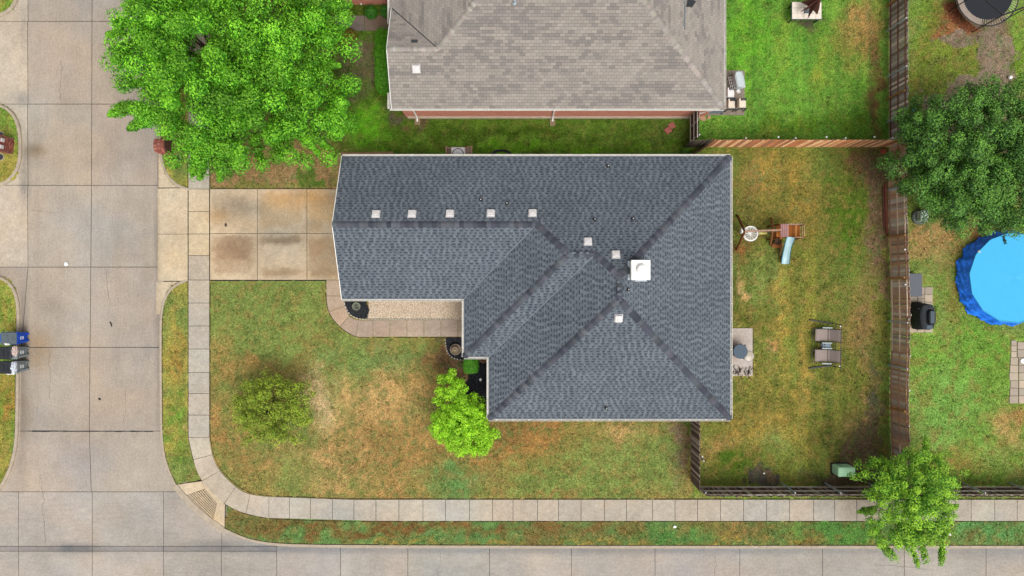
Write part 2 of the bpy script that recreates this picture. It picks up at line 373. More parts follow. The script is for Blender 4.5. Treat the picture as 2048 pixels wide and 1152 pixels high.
BARE = [([(1826, 265), (1835, 200), (1862, 120), (1880, 72), (1925, 58), (2000, 60), (2034, 66), (2026, 140), (2016, 240), (1985, 330), (1880, 300)], CA(134, 117, 100), 1.0),
        ([(1826, 180), (1832, 112), (1880, 88), (1945, 92), (1958, 135), (1925, 165), (1870, 182)], CA(126, 142, 56), .95),
        ([(430, 372), (436, 340), (500, 322), (585, 312), (672, 298), (674, 374)], CA(158, 128, 90), .8),
        ([(596, 374), (590, 352), (620, 338), (650, 352), (652, 374)], CA(84, 116, 40), .9), ([(470, 374), (480, 356), (530, 350), (556, 366), (540, 375)], CA(120, 128, 56), .75),
        ([(1738, 296), (1777, 296), (1777, 470), (1777, 600), (1762, 590), (1750, 430), (1742, 340)], CA(122, 100, 76), .85),
        ([(1650, 975), (1660, 925), (1700, 905), (1722, 850), (1745, 800), (1776, 780), (1776, 985)], CA(112, 92, 72), .8),
        ([(1497, 938), (1546, 938), (1548, 964), (1498, 966)], CA(84, 78, 70), 1.0),
        ([(872, 690), (890, 680), (896, 715), (930, 728), (936, 752), (905, 760), (878, 735)], CA(120, 92, 68), .95),
        ([(1365, 842), (1380, 842), (1380, 965), (1368, 950)], CA(140, 112, 84), .7),
        ([(690, 80), (745, 66), (747, 180), (715, 150)], CA(110, 94, 76), .6), ([(800, 222), (845, 222), (845, 272), (826, 268)], CA(96, 84, 58), .6)]
def lawn_color(x, y):
    wx = x + (fbm(x, y, .9, 3) - .5) * 2.2; wy = y + (fbm(x, y, .9, 9) - .5) * 2.2
    px = 1024 + wx / S; py = 576 - wy / S
    n = fbm(x, y, .55, 21, 5); n2 = fbm(x, y, 2.2, 31, 4); n3 = vnoise(x, y, 9, 51)
    col = np.empty(x.shape + (3,)); col[:] = GREEN
    rx = 1024 + x / S; ry = 576 - y / S
    for nm, poly, a, b in REG:
        ins = inpoly(rx, ry, poly)
        if not ins.any(): continue
        t = np.clip((n[ins] - .38) * 3.2 + (n2[ins] - .5) * 1.1, 0, 1)[:, None]
        if nm in ('nback', 'side'): t *= .6
        col[ins] = a * (1 - t) + b * t
    for (bx, by, r1, r2, c, s) in BL:
        d2 = ((px - bx) / r1) ** 2 + ((py - by) / r2) ** 2
        ins = d2 < 4.5
        if not ins.any(): continue
        w = np.exp(-d2[ins] * .85) * s * 1.35 * np.clip(.2 + 1.6 * n2[ins], .25, 1.5)
        w = np.clip(w, 0, 1); w = (w * w * (3 - 2 * w))[:, None]
        col[ins] = col[ins] * (1 - w) + c * w
    qx = px + (fbm(x, y, 2.4, 201, 4) - .5) * 34; qy = py + (fbm(x, y, 2.4, 211, 4) - .5) * 34
    for poly, c, s in BARE:              # worn bare earth and regrown turf with torn edges
        ins = inpoly(qx, qy, poly) & (n2 > .18)
        w = np.clip(s * (.55 + .9 * n2[ins]), 0, 1)[:, None]
        col[ins] = col[ins] * (1 - w) + c * w
    st = (rx > 1383) & (rx < 1777)          # mower stripes in the back lawns
    ms = (vnoise(x * 2.6, y * .16, 1.0, 41) - .5) * .30 + (vnoise(x * 6, y * .3, 1.0, 43) - .5) * .16
    col = col * (1 + np.where(st, ms, 0)[..., None] * np.array([1.25, .8, .6]))
    # mottling: dry straw and green sprigs inside every patch
    g = ((n2 - .5) * .55 + (n3 - .5) * .32 + (n - .5) * .25)[..., None]
    col = col * (1 + g)
    gr = np.clip((vnoise(x, y, 4.5, 77) - .62) * 3.2, 0, .5)[..., None]
    isdry = np.clip((col[..., 0] / np.maximum(col[..., 1], 1e-4) - 1.0) * 2, 0, 1)[..., None]
    col = col * (1 - gr * isdry) + TEAL * .8 * gr * isdry
    dr = np.clip((vnoise(x, y, 3.7, 93) - .6) * 2.6, 0, .45)[..., None]
    dr[inpoly(rx, ry, REG[3][1]) | inpoly(rx, ry, REG[4][1])] *= .35
    col = col * (1 - dr * (1 - isdry) * .8) + BROWN * .95 * dr * (1 - isdry) * .8
    return np.maximum(col * LB, .004)

CELL = 0.125
gx = np.arange(-37.5, 37.5 + 1e-6, CELL); gy = np.arange(-26, 23 + 1e-6, CELL)
X, Y = np.meshgrid(gx, gy)
inside = np.zeros(X.shape, bool)
for P in WP: inside |= inpoly(X, Y, P)
LC = lawn_color(X, Y)
Z = np.where(inside, -0.005 - .028 * fbm(X, Y, 1.7, 5, 3), -0.32)
ny, nx = X.shape
RX, RY = 1024 + (X + CELL / 2) / S, 576 - (Y + CELL / 2) / S
idx = np.arange(nx * ny).reshape(ny, nx)
quad = np.stack([idx[:-1, :-1], idx[:-1, 1:], idx[1:, 1:], idx[1:, :-1]], -1)
anyin = inside[:-1, :-1] | inside[:-1, 1:] | inside[1:, 1:] | inside[1:, :-1]
owner = np.full((ny - 1, nx - 1), -1)
parts = [('front_lawn', 'patchy front lawn half green and half dried brown', REG[0][1]), ('verge_lawn', 'narrow grass verge beside the street', REG[1][1]),
         ('south_verge_lawn', 'long grass verge between the pavement and the lower street', REG[2][1]),
         ('side_lawn', 'deep green grass strip between the two houses', REG[3][1]), ('neighbour_back_lawn', 'bright green back lawn of the upper house', REG[4][1]),
         ('back_lawn', 'olive and ochre back lawn with the play set', REG[5][1]), ('pool_lawn', 'grass and bare earth of the yard with the pool', REG[6][1]), ('west_lawn', 'grass islands across the street', None)]
for i, (nm, lb, poly) in enumerate(parts):
    m = anyin & (owner < 0)
    if poly is not None: m &= inpoly(RX[:-1, :-1], RY[:-1, :-1], poly)
    owner[m] = i
V_all = np.stack([X, Y, Z], -1).reshape(-1, 3); C_all = LC.reshape(-1, 3)
for i, (nm, lb, poly) in enumerate(parts):
    q = quad[owner == i]
    if not len(q): continue
    u, inv = np.unique(q, return_inverse=True)
    o = np_mesh(nm, V_all[u], inv.reshape(q.shape), C_all[u], 'POINT', M_lawn)
    tag(o, lb, None, None, 'structure')
base = MB().add([(-400, -400, -.36), (400, -400, -.36), (400, 400, -.36), (-400, 400, -.36)], [(0, 1, 2, 3)]).build('ground', mat('far_grass', C(120, 126, 70), rough=1, var=.3, scale=.6, fine=.25, fscale=8, spec=.1))
tag(base, kind='structure')

# ------------------------------------------------------------------ concrete slabs
STAIN = [  # px, py, rx, ry, tint
    (150, 1098, 48, 10, (.36, .42, .5)), (430, 1090, 60, 12, (.66, .68, .72)), (900, 1102, 500, 7, (.72, .76, .82)), (1500, 1103, 500, 7, (.74, .78, .83)), (2000, 1106, 120, 14, (.74, .77, .82)),
    (560, 1098, 120, 9, (.7, .74, .8)), (47, 330, 10, 50, (.66, .68, .72)), (44, 60, 8, 40, (.8, .8, .82)), (42, 196, 14, 14, (.68, .7, .74)), (45, 380, 10, 22, (.62, .66, .72)), (44, 630, 9, 60, (.72, .72, .74)), (48, 820, 18, 60, (.78, .74, .7)),
    (72, 450, 5, 420, (.93, .92, .91)), (120, 380, 9, 420, (.96, .95, .95)), (232, 420, 9, 420, (.96, .95, .94)), (290, 420, 8, 420, (.95, .94, .93)), (315, 720, 5, 160, (.80, .79, .78)), (312, 440, 4, 150, (.84, .82, .8)), (42, 780, 8, 110, (.70, .68, .66)), (38, 935, 14, 40, (.8, .8, .8)), (345, 1000, 20, 30, (.86, .86, .87)),
    (75, 700, 32, 45, (.95, .80, .62)), (66, 300, 20, 13, (.62, .56, .46)), (312, 480, 5, 60, (.8, .78, .76)), (310, 640, 6, 30, (.82, .8, .8)),
    (100, 610, 25, 20, (.86, .84, .83)), (130, 300, 60, 60, (1.03, 1.0, .97)), (120, 930, 60, 40, (1.02, 1.03, 1.05)), (180, 920, 50, 50, (.98, .99, 1.06)),
    (470, 410, 45, 24, (.70, .70, .72)), (440, 430, 24, 14, (.86, .76, .62)), (500, 415, 40, 14, (.74, .76, .80)), (460, 500, 40, 28, (.80, .77, .75)), (490, 505, 26, 30, (.78, .75, .74)), (555, 400, 40, 18, (1.0, .88, .70)), (620, 395, 40, 26, (.95, .78, .55)),
    (560, 480, 45, 10, (.66, .62, .58)), (640, 500, 30, 40, (.80, .74, .68)), (560, 545, 40, 12, (.76, .72, .68)), (640, 545, 30, 14, (.80, .76, .70)), (630, 452, 20, 12, (.75, .68, .60)), (540, 445, 30, 18, (.90, .86, .82)),
    (890, 655, 80, 12, (.86, .85, .85)), (330, 308, 8, 8, (.6, .62, .68)), (345, 520, 20, 30, (1.06, 1.0, .92)), (395, 535, 14, 18, (.92, .92, .94)),
    (1480, 680, 20, 20, (.9, .86, .84)), (1465, 705, 9, 16, (.8, .62, .55)), (740, 309, 40, 6, (1.0, .84, .66)), (430, 1040, 14, 14, (1.08, 1.02, .92)), (760, 40, 20, 20, (.80, .70, .60)),
]
RECT = [(422, 384, 505, 462, (.85, .84, .82)), (425, 472, 508, 550, (.80, .76, .73)), (430, 470, 500, 520, (.86, .82, .80)), (518, 384, 602, 455, (.90, .84, .74)), (518, 470, 606, 488, (.66, .62, .58)), (520, 535, 600, 556, (.80, .76, .71)),
        (618, 390, 680, 445, (.98, .88, .72)), (617, 472, 680, 556, (.82, .76, .70)), (535, 400, 605, 425, (1.06, 1.05, 1.04))]
def conc(base, x, y, amp=.14, seed=0):
    px = 1024 + x / S; py = 576 - y / S
    n = fbm(x, y, .35, 101 + seed, 4); n2 = fbm(x, y, 1.6, 131 + seed, 4)
    v = 1 + (n - .5) * amp * 2.2 + (n2 - .5) * amp * 1.6
    c = np.array(base)[None, :] * v[:, None]
    warm = (fbm(x, y, .28, 171, 3) - .5)[:, None] * np.array([[.30, .02, -.28]])
    c = c * (1 + warm * .8)
    jx = px + (fbm(x, y, 3.0, 61, 3) - .5) * 22; jy = py + (fbm(x, y, 3.0, 67, 3) - .5) * 22
    for x0_, y0_, x1_, y1_, t in RECT:
        e_ = np.minimum(np.minimum(jx - x0_, x1_ - jx), np.minimum(jy - y0_, y1_ - jy))
        ins = e_ > 0
        if ins.any():
            w = np.clip(np.clip(e_[ins] / 5, 0, 1) * (.15 + 1.5 * n2[ins]), 0, 1)[:, None]; c[ins] *= (1 - w) + np.array(t)[None, :] * w
    for bx, by, r1, r2, t in STAIN:
        d2 = ((px - bx) / r1) ** 2 + ((py - by) / r2) ** 2
        ins = d2 < 5
        if ins.any():
            w = np.clip(np.exp(-d2[ins]) * (.45 + 1.1 * n2[ins]), 0, 1)[:, None]
            c[ins] *= (1 - w) + np.array(t)[None, :] * w
    return c
def slab(name, parent, q, z, base, material, gap=.014, cell=.16, amp=.14, px=True, thick=.09, mids=None):
    """one concrete panel: four corners clockwise or counter-clockwise, z a number or four heights"""
    P = [np.array(G(*p)) if px else np.array(p, float) for p in q]
    zs = z if isinstance(z, (list, tuple)) else [z] * 4
    cen = sum(P) / 4
    lu = max(np.linalg.norm(P[1] - P[0]), np.linalg.norm(P[2] - P[3])); lv = max(np.linalg.norm(P[3] - P[0]), np.linalg.norm(P[2] - P[1]))
    nu = max(1, int(lu / cell)); nv = max(1, int(lv / cell))
    gu, gv = gap / lu, gap / lv
    u = np.linspace(gu, 1 - gu, nu + 1); v = np.linspace(gv, 1 - gv, nv + 1)
    U, Vv = np.meshgrid(u, v)
    w = [(1 - U) * (1 - Vv), U * (1 - Vv), U * Vv, (1 - U) * Vv]
    x = sum(w[i] * P[i][0] for i in range(4)); y = sum(w[i] * P[i][1] for i in range(4)); zz = sum(w[i] * zs[i] for i in range(4))
    if mids:          # long edges bow through the given mid points
        bow = 4 * Vv * (1 - Vv); m0 = np.array(G(*mids[0])) - (P[0] + P[3]) / 2; m1 = np.array(G(*mids[1])) - (P[1] + P[2]) / 2
        x = x + bow * ((1 - U) * m0[0] + U * m1[0]); y = y + bow * ((1 - U) * m0[1] + U * m1[1])
    top = np.stack([x, y, zz], -1).reshape(-1, 3)
    id_ = np.arange((nu + 1) * (nv + 1)).reshape(nv + 1, nu + 1)
    F = np.stack([id_[:-1, :-1], id_[:-1, 1:], id_[1:, 1:], id_[1:, :-1]], -1).reshape(-1, 4)
    a = P[1] - P[0]; b = P[3] - P[0]
    if a[0] * b[1] - a[1] * b[0] < 0: F = F[:, ::-1]
    rim = np.concatenate([id_[0, :-1], id_[:-1, -1], id_[-1, :0:-1], id_[:0:-1, 0]])
    low = top[rim].copy(); low[:, 2] -= thick
    n0 = len(top); r = len(rim); k = np.arange(r)
    sides = np.stack([rim, n0 + k, n0 + (k + 1) % r, rim[(k + 1) % r]], -1)
    V = np.concatenate([top, low]); F = np.concatenate([F, sides])
    c = conc(jit(base, .035), V[:, 0], V[:, 1], amp)
    return np_mesh(name, V, F, c, 'POINT', material, parent)

joints = MB()
def under(q, z, px=True):
    P = [G(*p) if px else p for p in q]
    joints.add([(x, y, z) for x, y in P], [tuple(range(len(P)))])

ST1 = C(188, 174, 158); ST2 = C(188, 178, 166); DRV = C(216, 195, 164); APR = C(222, 202, 170); SW = C(199, 187, 169); SW2 = C(207, 192, 171)
street = empty('street'); tag(street, kind='structure')
rows = [-420, -290, -125, 41, 207, 370, 534, 695, 863, 985]
cxm = [182, 182, 182, 181.5, 181, 180.5, 179, 177.5, 176, 180]
for i in range(len(rows) - 1):
    y0, y1 = rows[i], rows[i + 1]; a, b = cxm[i], cxm[i + 1]
    xl0, xl1 = (52, 53) if y1 <= 540 else ((53, 40) if y1 < 700 else (20, 20))
    if y0 >= 690: xl0 = xl1 = -40 if y1 > 870 else 20
    xr = 314 if y1 <= 540 else (325 if y1 < 870 else 390)
    g = .017
    slab('slab', street, [(xl0, y0), (a, y0), (b, y1), (xl1, y1)], ZS, ST1, M_street, gap=g)
    slab('slab', street, [(a, y0), (xr, y0), (xr, y1), (b, y1)], ZS, ST1, M_street, gap=g)
    if y1 <= 540:
        slab('slab', street, [(-420, y0), (xl0, y0), (xl1, y1), (-420, y1)], ZS, SW2, M_walk)
    elif y1 < 700:
        slab('slab', street, [(-420, y0), (xl0, y0), (xl1, y1), (-420, y1)], ZS, ST1, M_street)
tar = MB()
for xa, xb, yy, ww in ((53, 176, 863.3, 2.6), (176, 304, 863.6, 2.4), (57, 322, 695, .9)):
    pts_ = [G3(xa + (xb - xa) * k / 14, yy + random.uniform(-.4, .4), 0) for k in range(15)]
    for a_, b_ in zip(pts_, pts_[1:]): tar.beam(a_ + Vector((0, 0, ZS + .002)), b_ + Vector((0, 0, ZS + .002)), ww * S * random.uniform(.6, 1.2), .008)
tar.build('joint_tar', M_joint, street).data.materials[0] = M_black
ck = MB()
for P0, P1, wv in (((82, 1005), (87, 1090), 3), ((78, 950), (84, 1005), 2), ((210, 540), (214, 600), 2), ((120, 120), (118, 200), 2), ((95, 700), (97, 800), 2), ((250, 770), (246, 850), 2), ((1430, 1110), (1436, 1240), 4), ((880, 1105), (872, 1180), 3), ((60, 420), (110, 425), 2), ((1750, 1130), (1860, 1140), 3)):
    pp_ = [G3(P0[0] + (P1[0] - P0[0]) * k / 12 + random.uniform(-wv, wv), P0[1] + (P1[1] - P0[1]) * k / 12 + random.uniform(-wv, wv) * .4, 0) + Vector((0, 0, ZS + .002)) for k in range(13)]
    for a_, b_ in zip(pp_, pp_[1:]): ck.beam(a_, b_, random.uniform(.004, .013), .006)
ck.build('crack', M_joint, street)
# intersection and lower street
xs0 = [-420, -270, -115, 34, 182, 325, 442, 552]
for i in range(len(xs0) - 1):
    slab('slab', street, [(xs0[i], 985), (xs0[i + 1], 985), (xs0[i + 1], 1094), (xs0[i], 1094)], ZS, ST2, M_street2)
    slab('slab', street, [(xs0[i], 1094), (xs0[i + 1], 1094), (xs0[i + 1], 1104), (xs0[i], 1104)], ZS, jit(C(166, 158, 150), .02), M_street2)
xs1 = [-420, -270, -115, 34, 182, 325, 441, 552, 680, 815, 979, 1143, 1311, 1481, 1647, 1811, 1975, 2140, 2300, 2460]
for i in range(len(xs1) - 1):
    t0 = 1104 if xs1[i] < 550 else 1085
    slab('slab', street, [(xs1[i], t0), (xs1[i + 1], t0), (xs1[i + 1], 1245), (xs1[i], 1245)], ZS, ST2, M_street2)
    slab('slab', street, [(xs1[i], 1245), (xs1[i + 1], 1245), (xs1[i + 1], 1400), (xs1[i], 1400)], ZS, ST2, M_street2, cell=.5)
under([(-420, -420), (400, -420), (400, 1000), (-420, 1000)], ZS - .02)
under([(-420, 1000), (2460, 1000), (2460, 1400), (-420, 1400)], ZS - .021)

# kerbs: swept strip with a rounded street edge
kerbs = empty('kerb'); tag(kerbs, kind='structure')
def resample(pts, step):
    pts = [Vector((*G(*p), 0)) for p in pts]; out = [pts[0]]
    for a, b in zip(pts, pts[1:]):
        n = max(1, int((b - a).length / step))
        out += [a.lerp(b, k / n) for k in range(1, n + 1)]
    for _ in range(3):
        out = [out[0]] + [(out[i - 1] + out[i] * 2 + out[i + 1]) / 4 for i in range(1, len(out) - 1)] + [out[-1]]
    return out
def kerb(pts, side, flat=False):
    """side +1: street lies to the left of the running direction"""
    P = resample(pts, .35); run = []; acc = 0; seglen = 3.0
    prof = [(-.075, -.2), (-.075, .014), (.045, .016), (.078, -.012), (.10, -.11), (.13, -.116), (.13, -.2)]
    if flat: prof = [(-.075, -.2), (-.075, -.05), (.06, -.085), (.3, -.112), (.31, -.2)]
    st = 0
    while st < len(P) - 1:
        e = st; acc = 0
        while e < len(P) - 1 and acc < seglen: acc += (P[e + 1] - P[e]).length; e += 1
        vs = []; m = len(prof)
        for i in range(st, e + 1):
            t = (P[min(i + 1, len(P) - 1)] - P[max(i - 1, 0)]).normalized(); n = Vector((-t.y, t.x, 0)) * side
            p = P[i].copy()
            if i == e and e < len(P) - 1: p -= t * .012
            vs += [p + n * o + Vector((0, 0, z)) for o, z in prof]
        fs = []
        for i in range(e - st):
            for k in range(m - 1):
                f = (i * m + k, (i + 1) * m + k, (i + 1) * m + k + 1, i * m + k + 1)
                fs.append(f if side < 0 else f[::-1])
        fs += [tuple(range(m)), tuple(range((e - st) * m, (e - st + 1) * m))]
        MB().add(vs, fs).build('kerb_stone', M_curb, kerbs)
        st = e
kerb(K_RT, -1); kerb(K_RL, -1); kerb(K_RAMP, -1, True); kerb(K_RB, -1)
kerb(K_L1, -1); kerb(K_L2, 1 if False else -1 if False else 1); kerb(K_L3, 1); kerb(K_FAR, 1)

def soil_edge(pts, off=0.0, w=.05, z=.006):
    P = resample(pts, .2); m = MB()
    for i in range(len(P) - 1):
        t = (P[i + 1] - P[i]); t = t.normalized() if t.length else Vector((1, 0, 0)); n_ = Vector((-t.y, t.x, 0))
        if random.random() < .08: continue
        a0, a1, b0, b1 = (random.uniform(.25, 1) * w for _ in range(4)); c0, c1 = P[i] + n_ * off, P[i + 1] + n_ * off
        m.add([c0 - n_ * a0 * .5 + Vector((0, 0, z)), c1 - n_ * a1 * .5 + Vector((0, 0, z)), c1 + n_ * b1 * .5 + Vector((0, 0, z)), c0 + n_ * b0 * .5 + Vector((0, 0, z))], [(0, 1, 2, 3)])
    m.build('soil_edge', M_edge)['kind'] = 'structure'
M_edge = mat('damp_soil', C(70, 54, 40), rough=1, var=.3, scale=9)
for kp in (K_RT, K_RL, K_RB, K_L1): soil_edge(kp, .095)
for kp in (K_L2, K_L3): soil_edge(kp, -.095)
for ed_ in ([(376, 562), (376, 700), (376, 875), (386, 920), (403, 962)], [(420.5, 562), (420.5, 875), (426.5, 909), (441.5, 940), (473, 971.5), (500.5, 986.5), (538, 991.5), (700, 997.5), (1000, 997.8), (2330, 997.8)],
            [(451, 1010), (492, 1029), (538, 1038), (650, 1042), (760, 1043.5), (2330, 1043.5)], [(421, 561.6), (652, 561.6)], [(421, 376.6), (672, 376.6)], [(651.5, 562), (651.5, 594), (656.5, 626), (679, 655.5), (711, 675), (746, 675.2), (890, 675.2)], [(404, 961), (352, 969)], [(451, 1010), (450, 1056)],
            [(420.5, 376), (420.5, 250)], [(375.5, 376), (375.5, 250)], [(1506.5, 655), (1506.5, 753)]): soil_edge(ed_)
# driveway, apron, pavement
driveway = empty('driveway'); tag(driveway, kind='structure')
ZW = .02
for ya, yb in ((378, 467), (467, 560)):
    for xa, xb in ((420, 515), (515, 614), (614, 712)):
        slab('slab', driveway, [(xa, ya), (xb, ya), (xb, yb), (xa, yb)], ZW, DRV, M_walk, amp=.2, gap=.014)
slab('slab', driveway, [(313, 376), (376, 376), (376, 468), (313, 468)], [ZS + .006, ZW, ZW, ZS + .006], APR, M_walk, gap=.012, thick=.15)
slab('slab', driveway, [(313, 468), (376, 468), (376, 562), (313, 562)], [ZS + .006, ZW, ZW, ZS + .006], APR, M_walk, gap=.012, thick=.15)
slab('slab', driveway, [(314, 306), (380, 306), (380, 375), (314, 375)], ZS + .004, APR, M_walk, thick=.05)
slab('slab', driveway, [(310, 563), (380, 563), (380, 629), (310, 629)], ZS + .004, APR, M_walk, thick=.05)
under([(374, 378), (712, 378), (712, 561), (374, 561)], ZW - .015)
pave = empty('pavement'); tag(pave, kind='structure')
vy = [-420, -373, -326, -279, -232, -185, -138, -92, -46, 1, 47, 94, 140, 187, 234, 281, 329, 378, 423, 468, 511, 560, 606, 652, 698, 745, 787, 830, 875]
for a, b in zip(vy, vy[1:]):
    bc = APR if 378 <= a < 511 else SW
    xo = 0
    slab('slab', pave, [(377, a), (419, a), (419, b), (377, b)], ZW + (.001 if 378 <= a < 560 else 0), bc, M_walk)
arc = [((377, 875), (419, 875)), ((387, 919), (425, 909)), ((404, 962), (440, 941)), ((449, 1007), (472, 973)), ((492, 1027), (500, 988)), ((538, 1036), (538, 993))]
def strip(parent, pairs, colf):
    n_ = len(pairs)
    def cm(i, s_):
        p = [pairs[min(max(i + k, 0), n_ - 1)][s_] for k in (-1, 0, 1, 2)]
        return tuple((-p[0][t] + 9 * p[1][t] + 9 * p[2][t] - p[3][t]) / 16 for t in (0, 1))
    for i in range(n_ - 1):
        (a, b), (c, d) = pairs[i], pairs[i + 1]
        slab('slab', parent, [a, b, d, c], ZW, colf(i), M_walk, mids=(cm(i, 0), cm(i, 1)))
strip(pave, arc, lambda i: SW2)
hx_ = [538, 579, 621, 665, 708, 752, 798, 846, 891, 939, 985, 1026, 1075, 1117, 1162, 1209, 1253, 1305, 1350, 1395, 1441, 1487, 1533, 1579, 1627, 1669, 1713, 1758, 1805, 1850, 1896, 1942, 1989, 2034, 2080, 2126, 2172, 2218, 2264, 2310]
def wy_(x): return 993 + 6 * min(1, (x - 538) / 160), 1036 + 6 * min(1, (x - 538) / 220)
for a, b in zip(hx_, hx_[1:]):
    (t0, b0), (t1, b1) = wy_(a), wy_(b)
    slab('slab', pave, [(a, t0), (b, t1), (b, b1), (a, b0)], ZW, SW if random.random() < .7 else SW2, M_walk)
under([(377, -420), (419, -420), (419, 875), (377, 875)], ZW - .02)
under([(538, 994), (700, 1000), (2310, 1000), (2310, 1041), (760, 1041), (538, 1035)], ZW - .02)
# corner ramp with grooved panel
ramp = empty('kerb_ramp'); tag(ramp, kind='structure')
RQ = [(352, 970), (404, 962), (450, 1008), (448, 1058)]
zr = [ZS + .03, ZW, ZW, ZS + .03]
slab('slab', ramp, [(352, 970), (404, 962), (410, 978), (370, 992)], [ZS + .03, ZW, ZW - .004, ZS + .03], APR, M_walk, thick=.12)
slab('slab', ramp, [(410, 978), (404, 962), (450, 1008), (434, 1007)], [ZW - .004, ZW, ZW, ZW - .004], APR, M_walk, thick=.12, gap=.004)
slab('slab', ramp, [(424, 1044), (434, 1007), (450, 1008), (448, 1058)], [ZS + .03, ZW - .004, ZW, ZS + .03], APR, M_walk, thick=.12, gap=.004)
for k in range(9):
    a, b = k / 9, (k + 1) / 9
    L = lambda p, q, t: (p[0] + (q[0] - p[0]) * t, p[1] + (q[1] - p[1]) * t)
    A0, A1, B0, B1 = (370, 992), (410, 978), (424, 1044), (434, 1007)
    # grooves run with the ramp's kerb edge; each strip a slab
    p00, p01 = L(A0, A1, a), L(A0, A1, b); p10, p11 = L(B0, B1, a), L(B0, B1, b)
    za, zb = ZS + .03 + (ZW - .034 - ZS) * a, ZS + .03 + (ZW - .034 - ZS) * b
    slab('groove_strip', ramp, [p00, p10, p11, p01], [za, za, zb, zb], C(206, 186, 156), M_walk, gap=.022, cell=.3, thick=.06)
under([(352, 972), (404, 964), (450, 1010), (447, 1057)], ZS - .02)
# front walk, side slab, patios
walk = empty('garden_path'); tag(walk, kind='structure')
fw = [((653, 560), (690, 560)), ((653, 592), (690, 592)), ((658, 624), (691, 611)), ((680, 653), (699, 632)), ((712, 673), (717, 640)), ((746, 673.5), (746, 640)), ((780, 673.5), (780, 640)), ((814, 673.5), (814, 640)), ((848, 673.5), (848, 640)), ((882, 673.5), (882, 640)), ((916, 673.5), (916, 640)), ((950, 673.5), (950, 640))]
strip(walk, fw, lambda i: C(205, 182, 158) if i < 3 else C(188, 170, 152))
side_slab = empty('side_path'); tag(side_slab, kind='structure')
SD = C(176, 140, 104)
slab('slab', side_slab, [(675, 305), (720, 303.5), (720, 340), (675, 340)], ZW, SD, M_walk, amp=.25)
slab('slab', side_slab, [(720, 303.5), (787, 302.5), (787, 340), (720, 340)], ZW, SD, M_walk, amp=.25)
slab('slab', side_slab, [(675, 340), (720, 340), (720, 378), (675, 378)], ZW, C(190, 150, 108), M_walk, amp=.25)
entry = empty('entry_path'); tag(entry, kind='structure')
slab('slab', entry, [(640, 31), (729, 31), (729, 62), (640, 62)], ZW, C(136, 124, 114), M_walk, amp=.2)
slab('slab', entry, [(729, 31), (800, 31), (800, 62), (729, 62)], ZW, C(136, 120, 106), M_walk, amp=.25)
patio = empty('patio'); tag(patio, kind='structure')
slab('slab', patio, [(1400, 656), (1505, 656), (1505, 752), (1400, 752)], ZW + .03, C(212, 196, 180), M_walk, amp=.08, thick=.12)
npatio = empty('neighbour_patio'); tag(npatio, kind='structure')
slab('slab', npatio, [(1400, 141), (1489, 141), (1489, 231), (1400, 231)], ZW + .03, C(158, 146, 132), M_walk, amp=.2, thick=.12)
j = joints.build('joint_bed', M_joint); tag(j, kind='structure')

# ================================================================== ROOFS
class Plane:
    """roof plane: eave origin, eave direction u, inward direction v (plan), pitch; corners given on plan as (x,y)"""
    def __init__(s, o, u, v, ze, pitch, corners):
        s.o, s.u, s.v, s.ze, s.p = Vector((*o, 0)), Vector((*u, 0)), Vector((*v, 0)), ze, pitch
        s.sd = [((Vector((*c, 0)) - s.o).dot(s.u), (Vector((*c, 0)) - s.o).dot(s.v)) for c in corners]
        k = math.sqrt(1 + pitch * pitch)
        s.up = Vector((s.v.x / k, s.v.y / k, pitch / k)); s.n = s.u.cross(s.up)
        if s.n.z < 0: s.n = -s.n
        s.k = k; s.dmax = max(d for _, d in s.sd)
    def at(s, a, d, h=0.0):
        p = s.o + s.u * a + s.v * d; p.z = s.ze + s.p * d
        return p + s.n * h
    def span(s, d):
        xs = []
        n = len(s.sd)
        for i in range(n):
            (a0, d0), (a1, d1) = s.sd[i], s.sd[(i + 1) % n]
            if (d0 <= d) != (d1 <= d): xs.append(a0 + (a1 - a0) * (d - d0) / (d1 - d0))
        return (min(xs), max(xs)) if len(xs) >= 2 else None
    def poly(s, h=0.0): return [s.at(a, d, h) for a, d in s.sd]

def tooth_mesh(w, e, t0, t1, col, name='shingle'):
    vs = [(0, 0, 0), (w, 0, 0), (w, e, -.002), (0, e, -.002), (0, 0, t0), (w, 0, t0), (w, e, t1), (0, e, t1)]
    m = MB().add(vs, [(4, 5, 6, 7)], col); ed = tuple(c * .4 for c in col)
    return m.add([], [tuple(i - 8 for i in f) for f in ((0, 1, 5, 4), (3, 0, 4, 7), (1, 2, 6, 5))], ed).mesh(name, M_shingle)

